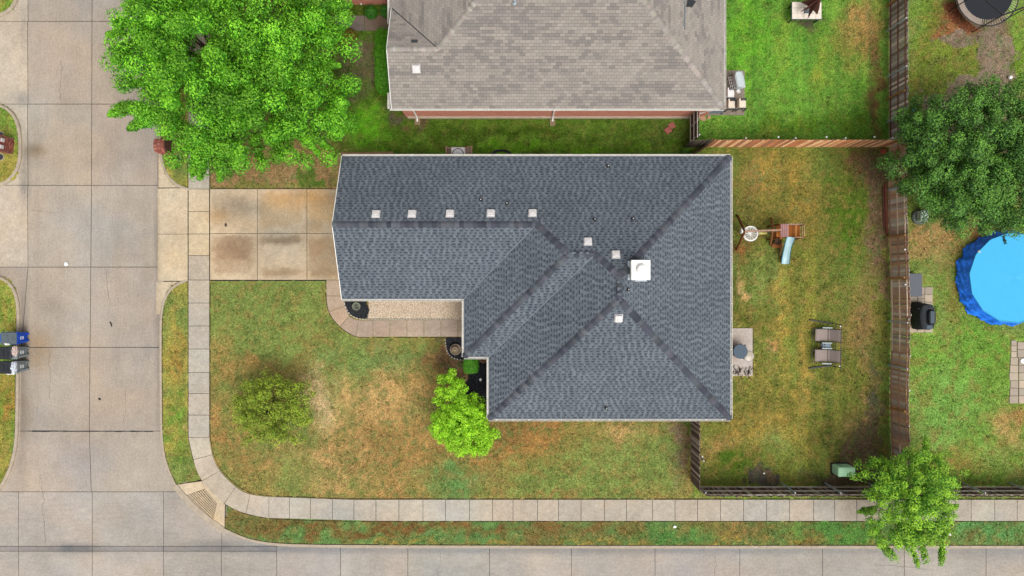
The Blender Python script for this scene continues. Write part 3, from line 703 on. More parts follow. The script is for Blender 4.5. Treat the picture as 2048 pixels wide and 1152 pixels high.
def lay_shingles(planes, roof, e, style, keep=300, dlimit=99):
    """courses of shingles: the ones nearest the camera are objects, the rest one field"""
    V, F, CC = [], [], []; cand = []; variants = {}
    def emit(pl, a00, a01, a10, a11, d0, d1, t0, t1, col, b=0.0):
        n = len(V)
        V.extend([pl.at(a00, d0, b), pl.at(a01, d0, b), pl.at(a11, d1, b), pl.at(a10, d1, b),
                  pl.at(a00, d0, b + t0), pl.at(a01, d0, b + t0), pl.at(a11, d1, b + t1), pl.at(a10, d1, b + t1)])
        for f in ((4, 5, 6, 7), (0, 1, 5, 4), (3, 0, 4, 7), (1, 2, 6, 5)):
            F.append(tuple(i + n for i in f)); CC.append(col if f[0] == 4 else tuple(c * .4 for c in col))
    camp = Vector((0, 0, CAM_H))
    for pi, pl in enumerate(planes):
        ed = e / pl.k; nrow = int(min(pl.dmax, dlimit) / ed) + 1
        for r in range(nrow):
            d0, d1 = r * ed, min((r + 1) * ed, pl.dmax - 1e-4)
            if d1 - d0 < .01: continue
            s0 = pl.span(d0 + 1e-4); s1 = pl.span(d1 - 1e-4)
            if not s0 or not s1: continue
            lo, hi = min(s0[0], s1[0]), max(s0[1], s1[1])
            # follow jumps (a ridge ends inside the course) with the wider row only where both rows exist
            a = lo - random.uniform(0, .5) if style == 'laminate' else lo - (.1525 if r % 2 else 0) - .02
            if style != 'laminate': a = math.floor(lo / .305) * .305 - (.1525 if r % 2 else 0)
            while a < hi:
                if style == 'laminate':
                    w = random.choice((.11, .13, .16, .2)); gapw = random.choice((.13, .16, .19, .22))
                else:
                    w = .296; gapw = .009
                pieces = [(a, a + w, 'T'), (a + w, a + w + gapw, 'G')]
                a += w + gapw
                for p0, p1, ty in pieces:
                    if style != 'laminate' and ty == 'G': continue
                    a00, a01 = max(p0, s0[0]), min(p1, s0[1]); a10, a11 = max(p0, s1[0]), min(p1, s1[1])
                    if a01 - a00 < .004 and a11 - a10 < .004: continue
                    if a01 < a00: a00 = a01 = min(max((a10 + a11) / 2, s0[0]), s0[1])
                    if a11 < a10: a10 = a11 = min(max((a00 + a01) / 2, s1[0]), s1[1])
                    full = abs(a00 - p0) + abs(a01 - p1) + abs(a10 - p0) + abs(a11 - p1) < 1e-6
                    P = pl.at((a00 + a01) / 2, d0)
                    if style == 'laminate':
                        pick = int(_hash(np.array([pi * 977 + r]), np.array([int(p0 * 50)]), 3)[0] * 5.999)
                        big = .93 + .14 * float(vnoise(P.x, P.y, .8, 7))
                        if ty == 'T':
                            col = tuple(c * big for c in TEETH[pick])
                            if full: cand.append(((P - camp).length, pl, p0, d0, w, pick, 0)); cand[-1] = (*cand[-1], len(F))
                            emit(pl, a00, a01, a10, a11, d0, d1, .017, .006, col)
                        else:
                            dm = d0 + (d1 - d0) * .56
                            am0, am1 = a00 + (a10 - a00) * .56, a01 + (a11 - a01) * .56
                            emit(pl, a00, a01, am0, am1, d0, dm, .009, .008, tuple(c * big for c in GAPLO[pick % 3]))
                            emit(pl, am0, am1, a10, a11, dm, d1, .008, .002, tuple(c * big for c in GAPHI[pick % 3]))
                    else:
                        sa_ = (p0 if pi != 1 else -p0); q = float(fbm(np.array((sa_ + d0 * 1.1) * .55 + 40), np.array(d0 * 3.2 - sa_ * .25 + 80), .8, 5 + pi, 3)) * .75 + .12 + random.gauss(0, .11)
                        pick = int(min(5, max(0, (q - .26) * 12)))
                        if full: cand.append(((P - camp).length, pl, p0, d0, w, pick, 0, len(F)))
                        emit(pl, a00, a01, a10, a11, d0, d1 - .011, .015, .003, TABS[pick])  # strip of dark deck left per course stands in for the butt-edge shadow
    cand = [c for c in cand if c[1].ze + 0 < 99]
    cand.sort(key=lambda c: c[0]); chosen = cand[:keep]
    drop = set()
    for _, pl, p0, d0, w, pick, _, fi in chosen:
        drop.update(range(fi, fi + 4))
        key = (w, pick)
        if key not in variants:
            variants[key] = tooth_mesh(w, e if style == 'laminate' else e - .012, .017 if style == 'laminate' else .015, .006 if style == 'laminate' else .002, (TEETH if style == 'laminate' else TABS)[pick])
        M = Matrix.Identity(4); up = pl.up
        u = pl.u; n = u.cross(up)
        if n.z < 0:   # keep a right-handed frame: run the piece from its other end
            u = -u; n = -n; o = pl.at(p0 + w, d0)
        else: o = pl.at(p0, d0)
        for i, ax in enumerate((u, up, n, o)):
            for k in range(3): M[k][i] = ax[k]
        place('shingle', variants[key], roof, M)
    keepF = [i for i in range(len(F)) if i not in drop]
    o = np_mesh('shingle_field', np.array([tuple(v) for v in V]), np.array([F[i] for i in keepF]), np.array([CC[i] for i in keepF]), 'FACE', M_shingle, roof)
    o['kind'] = 'stuff'
    return o

def ridge_caps(roof, lines, cols, wing=.19, ex=.24, hump=.03):
    for a, b, n1, n2 in lines:          # from low to high (or along a level ridge)
        a, b = Vector(a), Vector(b); t = (b - a).normalized(); L = (b - a).length
        w1 = t.cross(n1).normalized(); w2 = t.cross(n2).normalized()
        if w1.z > 0: w1 = -w1
        if w2.z > 0: w2 = -w2
        nn = (n1 + n2).normalized(); k = max(1, int(L / ex)); ex_ = L / k
        for i in range(k):
            p, q = a + t * (i * ex_ - .01), a + t * ((i + 1) * ex_ + .05)
            h0, h1 = hump + .012, hump - .012
            x = jit(random.choice(cols), .2)
            ww = wing * random.uniform(.95, 1.05)
            vs = [p + w1 * ww + nn * h0 * .7, p + w1 * .05 + nn * (h0 + .008), p + w2 * .05 + nn * (h0 + .008), p + w2 * ww + nn * h0 * .7,
                  q + w1 * ww + nn * h1 * .7, q + w1 * .05 + nn * (h1 + .008), q + w2 * .05 + nn * (h1 + .008), q + w2 * ww + nn * h1 * .7]
            vs += [v - nn * .035 for v in vs[:4]] + [vs[4] - nn * .03, vs[7] - nn * .03]
            fs = [(0, 1, 5, 4), (1, 2, 6, 5), (2, 3, 7, 6), (8, 9, 1, 0), (9, 10, 2, 1), (10, 11, 3, 2), (8, 0, 4, 12), (3, 11, 13, 7)]
            MB().add(vs, fs, x).build('ridge_cap', M_shingle, roof)

M_gut = mat('gutter_paint', C(226, 222, 212, 1.55), rough=.5, var=.12, scale=2.5)
def gutter(house, a, b, out, straps=True, w=.115, ends=True):
    """white half-open gutter along an eave from a to b, out = plan direction away from the house"""
    a, b, out = Vector(a), Vector(b), Vector((*out, 0)); t = (b - a).normalized(); L = (b - a).length
    prof = [(0.0, .0), (0.0, -.10), (w * .75, -.11), (w, -.03), (w, .012), (w - .022, .012), (w - .022, -.02), (w * .68, -.085), (.012, -.08), (.012, .0)]
    m = MB(); vs = []
    for p in (a, b): vs += [p + out * o + Vector((0, 0, z)) for o, z in prof]
    n = len(prof)
    m.add(vs, [(i, (i + 1) % n, n + (i + 1) % n, n + i) for i in range(n)] + [tuple(range(n)), tuple(range(n, 2 * n))])
    g = m.build('gutter', M_gut, house)
    k = max(1, int(L / .85))
    mm = MB()
    for i in range(k):
        p = a + t * ((i + .5) * L / k)
        mm.beam(p + out * .0 + Vector((0, 0, .004)), p + out * (w - .01) + Vector((0, 0, .004)), .022, .006)
    for i in range(k):     # leaf grit lying in the channel
        pass
    mm.build('gutter_strap', M_white, g)
    return g

TEETH = [C(116, 124, 133), C(121, 129, 137), C(111, 119, 128), C(125, 132, 140), C(117, 125, 134), C(107, 116, 125)]
GAPLO = [C(108, 114, 124), C(114, 120, 129), C(102, 109, 119)]
GAPHI = [C(70, 79, 89), C(76, 85, 94), C(63, 72, 82)]
TABS = [C(148, 141, 135), C(159, 151, 144), C(167, 158, 149), C(173, 164, 154), C(179, 169, 159), C(169, 161, 153)]
CAPS = [C(84, 87, 97), C(94, 97, 106), C(76, 80, 90), C(102, 105, 113)]
CAPS2 = [C(178, 169, 160), C(170, 161, 153), C(184, 175, 166)]

ZE, PT = 2.7, 0.5
XE, YN, YS_, XB, YC, XA, YG, XG = 12.22, 7.37, -7.33, -1.30, -3.86, -2.69, -.62, -9.52
house = thing('house', 'single-storey brick house with dark slate-grey hipped shingle roof, in the centre', 'house')
roof = empty('roof'); roof.parent = house
dG = (YN - YG) / 2; RG = (YN + YG) / 2                       # gable ridge
dC = (YN - YC) / 2; RC = (YN + YC) / 2
dM = (XE - XB) / 2; XM = (XE + XB) / 2
p_ge = (XA + dG, RG)          # gable ridge end
p_c0 = (XA + dC, RC); p_c1 = (XB + dC, RC)
p_mn = (XM, YN - dM); p_ms = (XM, YS_ + dM)
def up3(p, d): return Vector((p[0], p[1], ZE + PT * d))
PL = {
    'N': Plane((XE, YN), (-1, 0), (0, -1), ZE, PT, [(XE, YN), (XG, YN), (XG, RG), p_ge, p_c0, p_c1, p_mn]),
    'G': Plane((XG, YG), (1, 0), (0, 1), ZE, PT, [(XG, YG), (XA, YG), p_ge, (XG, RG)]),
    'A': Plane((XA, YG), (0, -1), (1, 0), ZE, PT, [(XA, YG), (XA, YC), p_c0, p_ge]),
    'C': Plane((XA, YC), (1, 0), (0, 1), ZE, PT, [(XA, YC), (XB, YC), p_c1, p_c0]),
    'B': Plane((XB, YC), (0, -1), (1, 0), ZE, PT, [(XB, YC), (XB, YS_), p_ms, p_mn, p_c1]),
    'D': Plane((XB, YS_), (1, 0), (0, 1), ZE, PT, [(XB, YS_), (XE, YS_), p_ms]),
    'E': Plane((XE, YS_), (0, 1), (-1, 0), ZE, PT, [(XE, YS_), (XE, YN), p_mn, p_ms]),
}
deck = MB()
for pl in PL.values():
    P = pl.poly(-.004); deck.add(P, [tuple(range(len(P)))], GAPHI[0])
# underside board along the eaves
foot = [(XG, YN), (XE, YN), (XE, YS_), (XB, YS_), (XB, YC), (XA, YC), (XA, YG), (XG, YG)]
deck.add([(x, y, ZE - .02) for x, y in foot], [tuple(range(len(foot)))], GAPHI[0])
deck.build('roof_deck', M_shingle, roof)
lay_shingles(list(PL.values()), roof, .160, 'laminate', 300)
n = {k: p.n for k, p in PL.items()}
ridge_caps(roof, [
    (up3((XG, RG), dG), up3(p_ge, dG), n['N'], n['G']),
    (up3(p_ge, dG), up3(p_c0, dC), n['N'], n['A']),
    (up3((XA, YC), 0), up3(p_c0, dC), n['A'], n['C']),
    (up3(p_c0, dC), up3(p_c1, dC), n['N'], n['C']),
    (up3(p_c1, dC), up3(p_mn, dM), n['N'], n['B']),
    (up3((XB, YS_), 0), up3(p_ms, dM), n['B'], n['D']),
    (up3((XE, YS_), 0), up3(p_ms, dM), n['D'], n['E']),
    (up3((XE, YN), 0), up3(p_mn, dM), n['N'], n['E']),
    (up3(p_ms, dM), up3(p_mn, dM), n['B'], n['E']),
], CAPS)
for a, b, o in (((XE, YN), (XG + .02, YN), (0, 1)), ((XE, YS_), (XE, YN), (1, 0)), ((XB, YS_), (XE, YS_), (0, -1)), ((XB, YC), (XB, YS_), (-1, 0)),
                ((XA, YC), (XB, YC), (0, -1)), ((XA, YG), (XA, YC), (-1, 0)), ((XG, YG), (XA, YG), (0, -1))):
    gutter(house, (*a, ZE), (*b, ZE), o)
# rake boards on the garage gable
for yy in (YN, YG):
    MB().beam(up3((XG - .01, yy), 0) + Vector((0, 0, -.05)), up3((XG - .01, RG), dG) + Vector((0, 0, -.05)), .03, .14).build('rake_board', M_white, house)
def walls(parent, foot, z1, material, name='wall'):
    for (x0, y0), (x1, y1) in zip(foot, foot[1:] + foot[:1]):
        d = Vector((x1 - x0, y1 - y0, 0)); t = d.normalized()
        MB().beam((x0, y0, z1 / 2), (x1, y1, z1 / 2), .2, z1).build(name, material, parent)
wi = .42
wf = [(XG + wi, YN - wi), (XE - wi, YN - wi), (XE - wi, YS_ + wi), (XB + wi, YS_ + wi), (XB + wi, YC + wi + .0), (XA + wi, YC + wi), (XA + wi, YG + wi), (XG + wi, YG + wi)]
walls(house, wf, 2.6, MB_brick)
gx0 = XG + wi - .1
MB().add([(gx0, YN - wi, 2.6), (gx0, YG + wi, 2.6), (gx0, RG, ZE + PT * dG - .12), (gx0 + .2, YN - wi, 2.6), (gx0 + .2, YG + wi, 2.6), (gx0 + .2, RG, ZE + PT * dG - .12)],
         [(0, 1, 2), (5, 4, 3), (0, 2, 5, 3), (1, 4, 5, 2)]).build('gable_wall', MB_brick, house)
gd = MB().box((gx0 - .02, 3.0, 1.08), (.05, 4.9, 2.15)).build('garage_door', M_white, house)
for r in range(4):
    for c in range(8):
        MB().box((gx0 - .06, .85 + c * .61, .3 + r * .52), (.03, .52, .42)).build('door_panel', M_white, gd)
for (x, y, sx, sy) in ((XE - wi + .1, 3.6, .06, 1.6), (XE - wi + .1, -4.6, .06, 1.6), (4.0, YS_ + wi - .1, 1.5, .06), (9.0, YS_ + wi - .1, 1.5, .06), (XB + wi - .1, -5.6, .06, 1.4), (-5.5, YG + wi - .1, 1.5, .06)):
    w_ = MB().box((x, y, 1.5), (sx, sy, 1.3)).build('window', M_white, house)
    MB().box((x, y, 1.5), (sx + (.03 if sx < .1 else -.14), sy + (.03 if sy < .1 else -.14), 1.16)).build('pane', M_glass, w_)

def on_plane(pl, px, py):
    """roof point seen at a photograph position"""
    d = Vector(((px - 1024) * S, (576 - py) * S, -CAM_H)); o = Vector((0, 0, CAM_H))
    base = pl.at(0, 0); t = (base - o).dot(pl.n) / d.dot(pl.n)
    return o + d * t
def roof_vent(parent, pl, px, py, s=.40, material=M_vent):
    p = on_plane(pl, px, py); az = math.atan2(pl.v.y, pl.v.x) - math.pi / 2
    M = Matrix.Translation(p) @ pl.up.to_track_quat('Y', 'Z').to_matrix().to_4x4()
    u = pl.u if pl.u.cross(pl.up).z > 0 else -pl.u
    M = Matrix.Identity(4)
    for i, ax in enumerate((u, pl.up, u.cross(pl.up), p)):
        for k in range(3): M[k][i] = ax[k]
    m = MB(); m.box((0, 0, .015), (s * 1.12, s * 1.12, .02)); m.box((0, 0, .06), (s * .8, s * .8, .09)); m.rbox((0, 0, .12), (s, s, .055), r=.04)
    m.box((0, 0, .155), (s * .55, s * .55, .018), top=.7)
    o = MB.build(m, 'roof_vent', material, parent); o.matrix_local = M
def vent_pipe(parent, pl, px, py, r=.045, h=.28):
    p = on_plane(pl, px, py) - Vector((0, 0, .0))
    m = MB(); m.lathe(p, [(r * 2.6, -.05), (r * 2.4, .03), (r * 1.3, .09), (r * 1.2, h), (r * .8, h), (r * .8, h - .1), (0, h - .1)], 12)
    o = m.build('vent_pipe', M_darkmetal, parent)
    MB().lathe(p + Vector((0, 0, h - .03)), [(r * .78, -.01), (r * .75, .0), (0, 0.0)], 10).build('pipe_bore', M_vent, parent)
for px, py in ((752, 429), (824, 428.5), (900, 428), (981.5, 427.5), (1065, 427), (1175.5, 484), (1231.5, 510)): roof_vent(roof, PL['N'], px, py)
roof_vent(roof, PL['D'], 1237, 636)
for px, py, k in ((962, 400, 'N'), (1014, 407, 'N'), (1189, 439, 'N'), (1265, 438, 'N'), (1216, 333, 'N'), (1256, 579, 'E'), (1212, 815, 'D')): vent_pipe(roof, PL[k], px, py)
# chimney
cc = G3(1281.5, 540, 6.5)
ch = empty('chimney'); ch.parent = house
MB().box((cc.x, cc.y, 5.75), (.86, .9, 1.5)).build('chimney_stack', M_white, ch)
MB().box((cc.x, cc.y, 6.52), (.98, 1.02, .06), top=.96).build('chimney_cap', M_white, ch)
MB().lathe((cc.x + .04, cc.y + .02, 6.55), [(.2, 0), (.2, .12), (.27, .14), (.27, .17), (.2, .24), (.02, .27)], 24).build('flue_cap', M_white, ch)
fl = MB()
for sx, sy, dx, dy in ((0, -1, .95, .1), (-1, .6, .1, .34), (-1, -.65, .1, .3), (0, 1, .8, .06)):
    c0 = Vector((cc.x + sx * .49, cc.y + (sy if sx == 0 else sy * .52) * (.52 if sx == 0 else 1), 0))
    z = ZE + PT * min(dM, XE - c0.x, YN - c0.y) + .05
    fl.box((c0.x, c0.y, z), (dx, dy, .06))
fl.build('flashing', mat('lead_flashing', C(205, 215, 225), rough=.4, var=.35, scale=25), ch)
for va_, vb_ in ((up3((XA, YG), 0), up3(p_ge, dG)), (up3((XB, YC), 0), up3(p_c1, dC))):
    MB().beam(va_ + Vector((0, 0, .022)), vb_ + Vector((0, 0, .022)), .04, .02, C(140, 150, 160)).build('valley_flashing', M_shingle, roof)
# saddle behind the chimney
ridge_caps(roof, [(up3((XM, YN - dM + .12), dM) + Vector((0, 0, -.03)), Vector((cc.x - .42, cc.y + .02, ZE + PT * (XE - cc.x + .42) + .10)), Vector((0, .4, .9)).normalized(), Vector((0, -.4, .9)).normalized())], CAPS, wing=.16)
for yy, xx in ((YN + .05, 3.0), (YS_ - .05, 11.6)):
    MB().tube([(xx, yy, 2.6), (xx, yy - .3 * math.copysign(1, yy), 2.35), (xx, yy - .33 * math.copysign(1, yy), .1)], .04, 6).build('downspout', M_white, house)

# ------------------------------------------------------------------ neighbour's house
nh = thing('house', 'brick house with weathered taupe shingle roof, cut by the top edge', 'house')
nroof = empty('roof'); nroof.parent = nh
nS, nW, nE, nN = 10.04, -6.85, 11.86, 26.0
dg2 = 2.85; ry = nS + dg2; dN_ = (nN - nS) / 2
dW_ = dN_ if True else 0
pge = (nW + dg2, ry); pa = (nW + dN_, nS + dN_); pb = (nE - dN_, nS + dN_)
NP = {
    'S': Plane((nW + .1, nS), (1, 0), (0, 1), ZE, PT, [(nW + .12, nS), (nE, nS), pb, pa, pge, (nW + .12, ry)]),
    'Gn': Plane((nW + .12, nS + 2 * dg2), (1, 0), (0, -1), ZE, PT, [(nW + .12, nS + 2 * dg2), (nW + .12, ry), pge, (nW, nS + 2 * dg2)]),
    'W': Plane((nW, nS + 2 * dg2), (0, 1), (1, 0), ZE, PT, [(nW, nS + 2 * dg2), (nW, nN), pa, pge]),
    'E': Plane((nE, nS), (0, 1), (-1, 0), ZE, PT, [(nE, nS), (nE, nN), pb]),
    'N': Plane((nW, nN), (1, 0), (0, -1), ZE, PT, [(nW, nN), (nE, nN), pb, pa]),
}
dk = MB()
for pl in NP.values():
    P = pl.poly(-.004); dk.add(P, [tuple(range(len(P)))], C(84, 76, 74))
dk.add([(nW, nS, ZE - .02), (nE, nS, ZE - .02), (nE, nN, ZE - .02), (nW, nN, ZE - .02)], [(0, 1, 2, 3)], C(112, 104, 100))
dk.build('roof_deck', M_shingle, nroof)
lay_shingles([NP[k] for k in ('S', 'Gn', 'W', 'E')], nroof, .165, 'three', 300, dlimit=7.2)
nn_ = {k: p.n for k, p in NP.items()}
ridge_caps(nroof, [
    (up3((nW + .12, ry), dg2), up3(pge, dg2), nn_['S'], nn_['Gn']),
    (up3(pge, dg2), up3(pa, dN_), nn_['S'], nn_['W']),
    (up3((nE, nS), 0), up3(pb, dN_), nn_['S'], nn_['E']),
], CAPS2, wing=.15, ex=.16, hump=.02)
gutter(nh, (nW, nS, ZE), (nE, nS, ZE), (0, -1)); gutter(nh, (nE, nS, ZE), (nE, nN, ZE), (1, 0))
gutter(nh, (nW - .0, nS + .9, ZE), (nW - .0, nS, ZE), (-1, 0)); gutter(nh, (nW, nN, ZE), (nW, nS + 2 * dg2 - .95, ZE), (-1, 0))
for yy in (nS, nS + 2 * dg2):
    MB().beam(Vector((nW + .1, yy, ZE - .05)), Vector((nW + .1, ry, ZE + PT * dg2 - .05)), .03, .13).build('rake_board', M_white, nh)
nw = .33
walls(nh, [(nW + .5, nS + nw), (nE - nw, nS + nw), (nE - nw, nN - nw), (nW + .5, nN - nw)], 2.6, MB_brick2)
MB().add([(nW + .42, nS + nw, 2.6), (nW + .42, ry * 2 - nS - nw, 2.6), (nW + .42, ry, ZE + PT * dg2 - .1)], [(0, 1, 2)]).build('gable_wall', MB_brick2, nh)
MB().box(((nW + nE) / 2, nS + nw - .16, .06), (nE - nW - 1.2, .12, .16)).build('plinth', M_curb, nh)
# garage wing of the neighbour's house
gwx0, gwx1, gwy = -9.2, nW + .6, 17.0
MB().box(((gwx0 + gwx1) / 2 - 3, gwy + 4, 1.3), (gwx1 - gwx0 + 6, 8, 2.6)).build('wing_wall', MB_brick2, nh)
wr = MB(); wr.add([(gwx0 - 6.4, gwy - .35, ZE), (gwx1, gwy - .35, ZE), (gwx1, gwy + 8.4, ZE), (gwx0 - 6.4, gwy + 8.4, ZE), (gwx0 - 2, gwy + 4, ZE + 2.2), (gwx1 + 1, gwy + 4, ZE + 2.2)],
                  [(0, 1, 5, 4), (2, 3, 4, 5), (3, 0, 4), (3, 2, 1, 0)], TABS[3]); wr.build('wing_roof', M_shingle, nh)
def spout(parent, px, top, wally, base):
    x = G(px, 0, 2.6)[0]
    MB().tube([(x, top[1], 2.6), (x + .02, wally - .06, 2.25), (x + .02, wally - .06, .3), (x + .02, wally - .35, .12)], .045, 6).build('downspout', M_white, parent)
for bx in (835, 1105):
    gx_ = G(bx, 0)[0]
    MB().tube([(gx_, nS - .06, 2.6), (gx_, nS + nw - .16, 2.3), (gx_, nS + nw - .16, .35), (gx_, nS + nw - .3, .15), (gx_, nS - .05, .08)], .05, 6).build('downspout', M_white, nh)
MB().tube([(11.3, nS - .05, 2.6), (10.8, nS + .0, 1.7), (10.75, nS + .1, .15)], .05, 6).build('downspout', M_white, nh)
MB().tube([(*G(719, -4), 2.2), (*G(720, 1), .4), (*G(723, 9), .1), (*G(724, 10), .08)], .06, 6).build('downspout', M_white, nh)
roof_vent(nroof, NP['S'], 832.5, 138, .40, M_vent)
vl = NP['S']
MB().beam(Vector((nW + .15, nS + 2 * dg2 - .12, ZE + .10)), up3(pge, dg2) + Vector((0, -.0, .03)), .045, .02).build('valley_flashing', M_darkmetal, nroof)
# low slot vent, pipe, loose felt flap and bracket on the taupe roof
sv = on_plane(NP['Gn'], 829, 83)
MB().box((sv.x, sv.y, sv.z + .05), (.36, .16, .10), top=.85).build('slot_vent', M_darkmetal, nroof)
q = on_plane(NP['S'], 1029, 6); MB().lathe(q, [(.12, -.05), (.1, .04), (.05, .08), (.05, .3), (.04, .32), (.0, .32)], 10).build('vent_pipe', M_steel, nroof)
q = on_plane(NP['E'], 1372, 14); q2 = on_plane(NP['E'], 1384, 4)
MB().add([q + Vector((0, 0, .03)), q + Vector((.12, .45, .10)), q2 + Vector((.2, 0, .12)), q2 + Vector((0, -.3, .05))], [(0, 1, 2, 3)]).build('felt_flap', M_rubber, nroof)
MB().beam(on_plane(NP['E'], 1369, 60) + Vector((0, 0, .02)), on_plane(NP['E'], 1369, 2) + Vector((0, 0, .02)), .07, .01).build('felt_strip', M_grey, nroof)
q = on_plane(NP['E'], 1424, -3)
MB().box(q + Vector((0, 0, .1)), (.75, .16, .1), rz=.3).build('antenna_bracket', M_white, nroof)

# ================================================================== FENCES
def fence(name, label, path, h, cols, rail_side, posts, rail_cols, mul=2.1, rmul=1.35, rails=(.22, .98, 1.72), post_mat=None, miss=.01, tilt=.015, fullposts=True, wob=.0):
    """path: ground pixels; pickets stand on the side away from rail_side (+1 = left of the running direction)"""
    P = [Vector((*G(*p), 0)) for p in path]
    f = thing(name, label, 'fence', tuple(P[0])); inv = Matrix.Translation(-P[0])
    vars_ = []
    for c in cols:
        for k in range(2):
            hh = h * (1, .985)[k]
            cc_ = tuple(min(.75, q_ * mul) for q_ in jit(c, .2)); m = MB(); w, t = .0715, .009
            vs = [(-w, -t, .03), (w, -t, .03), (w, t, .03), (-w, t, .03), (-w, -t, hh - .04), (w, -t, hh - .04), (w, t, hh - .04), (-w, t, hh - .04),
                  (-w + .03, -t, hh), (w - .03, -t, hh), (w - .03, t, hh), (-w + .03, t, hh)]
            m.add(vs, [(0, 1, 5, 4), (1, 2, 6, 5), (2, 3, 7, 6), (3, 0, 4, 7), (4, 5, 9, 8), (5, 6, 10, 9), (6, 7, 11, 10), (7, 4, 8, 11), (8, 9, 10, 11)], cc_)
            vars_.append(m.mesh('picket', M_wood))
    run = 0.0
    for a, b in zip(P, P[1:]):
        t = (b - a).normalized(); L = (b - a).length; nrm = Vector((-t.y, t.x, 0)) * rail_side
        k = int(L / .145); ang = math.atan2(t.y, t.x)
        for i in range(k):
            if random.random() < miss: continue
            p = a + t * ((i + .5) * L / k) - nrm * (.032 + random.uniform(0, .006)) + nrm * wob * math.sin((run + i * .145) * .55)
            M = Matrix.Translation(p - P[0]) @ Matrix.Rotation(ang + random.gauss(0, .02), 4, 'Z') @ Matrix.Rotation(random.gauss(0, tilt), 4, 'X') @ Matrix.Rotation(random.gauss(0, tilt * .7), 4, 'Y') @ Matrix.Translation((0, 0, random.uniform(-.03, .02)))
            place('picket', random.choice(vars_), f, M)
        nseg = max(1, round(L / 2.4))
        for s_ in range(nseg):
            for z in rails:
                p0 = a + t * (s_ * L / nseg + .003) - P[0] + Vector((0, 0, z + random.uniform(-.02, .02))) + nrm * (.005 + wob * math.sin((run + s_ * L / nseg) * .55))
                p1 = a + t * ((s_ + 1) * L / nseg - .003) - P[0] + Vector((0, 0, z + random.uniform(-.02, .02))) + nrm * (.005 + wob * math.sin((run + (s_ + 1) * L / nseg) * .55))
                MB().beam(p0, p1, .038, .085, tuple(min(.75, q_ * rmul) for q_ in jit(random.choice(rail_cols), .1))).build('rail', M_wood, f)
        run += L
    a0 = P[0]
    for (px, py, kind, dx, dy) in posts:
        b = Vector((*G(px, py), 0)) - P[0]
        if kind == 'm':
            MB().tube([b, b + Vector((dx, dy, h + .03))], .045, 8).build('post', M_steel, f)
            MB().lathe(b + Vector((dx, dy, h + .03)), [(.042, -.03), (.042, .01), (.02, .035), (0, .04)], 10).build('post_cap', M_vent, f)
        else:
            MB().beam(b, b + Vector((dx, dy, h - .1)), .09, .09, jit(C(176, 128, 70), .1)).build('post', M_wood, f)
    return f
RED = [C(164, 126, 100), C(150, 118, 98), C(142, 118, 102), C(174, 140, 112), C(158, 144, 132), C(118, 102, 90), C(176, 164, 152), C(156, 130, 108), C(134, 122, 112)]
GREYW = [C(142, 134, 124), C(160, 152, 142), C(120, 110, 100), C(108, 94, 82), C(172, 164, 152)]
DARKW = [C(100, 82, 72), C(78, 64, 57), C(128, 112, 102), C(88, 72, 64), C(160, 148, 138)]
TANW = [C(204, 160, 122), C(176, 118, 78), C(164, 108, 74), C(200, 150, 108), C(150, 108, 80)]
FX = 1777
fence('fence', 'weathered grey wooden fence with brown rails beside the bright green back lawn', [(FX, -150), (FX, 286)], 1.95, GREYW, -1,
      [(FX - 3, 62, 'm', 0, 0), (FX - 3, 154, 'm', 0, 0), (FX - 4, 199, 'w', 0, 0), (FX - 3, 244, 'm', 0, 0), (FX - 3, 12, 'w', 0, 0), (FX - 3, -60, 'm', 0, 0)], [C(112, 74, 60), C(124, 84, 66)], miss=.004, tilt=.009)
fence('fence', 'reddish brown leaning wooden fence between the play set lawn and the pool yard', [(FX, 294), (FX, 560), (FX + 4, 700), (FX + 3, 968)], 1.95, RED, -1,
      [(FX - 4, 474, 'w', .03, -.02), (FX - 4, 556, 'w', 0, 0), (FX - 1, 642, 'm', 0, 0), (FX - 1, 730, 'm', 0, 0), (FX - 3, 815, 'w', 0, .1), (FX - 3, 380, 'm', 0, 0)], [C(196, 174, 152), C(170, 138, 110), C(150, 116, 94)], rmul=1.9, miss=.008, tilt=.009, wob=.07)
fence('fence', 'dark brown wooden fence along the lower pavement', [(1396, 972), (2330, 972)], 1.9, DARKW, 1,
      [(x, 966, 'm', 0, 0) for x in (1563, 1650, 1737, 1925, 2020, 2110)], [C(186, 178, 168), C(166, 150, 138)], mul=1.35, rmul=2.0, miss=.004, tilt=.012)
fence('fence', 'dark wooden side fence running from the slate-roofed house down to the lower pavement', [(1383, 818), (1383, 962), (1394, 971)], 1.9, DARKW, 1, [(1389, 905, 'm', 0, 0), (1393, 966, 'm', 0, 0)], [C(120, 100, 84)], mul=1.5, miss=.0, tilt=.008)
fence('fence', 'tan wooden fence between the bright green lawn and the play set lawn', [(1410, 293), (1775, 293)], 1.85, TANW, 1, [(x, 290, 'm', 0, 0) for x in (1470, 1565, 1660, 1750)], [C(150, 110, 80)], miss=.0, tilt=.007)
fence('fence', 'short dark wooden fence joining the taupe-roofed house to the tan fence', [(1379, 226), (1379, 288)], 1.9, DARKW, -1, [(1381, 284, 'm', 0, 0)], [C(190, 185, 170)], mul=1.4, rmul=2, miss=0, tilt=.008)
fence('gate', 'nearly black wooden gate panel at the corner behind the slate-grey roof', [(1366, 294), (1408, 293)], 1.75, [C(66, 58, 52), C(82, 72, 62), C(54, 48, 44)], 1, [(1409, 291, 'w', 0, 0)], [C(90, 78, 66)], miss=.0, tilt=.012)
fence('gate', 'open brown gate leaf angled away from the tan fence', [(1408, 296), (1378, 313)], 1.0, [C(120, 86, 66), C(96, 74, 62), C(150, 118, 96)], -1, [], [C(110, 84, 66)], rails=(.3, .8), miss=.05, tilt=.012)

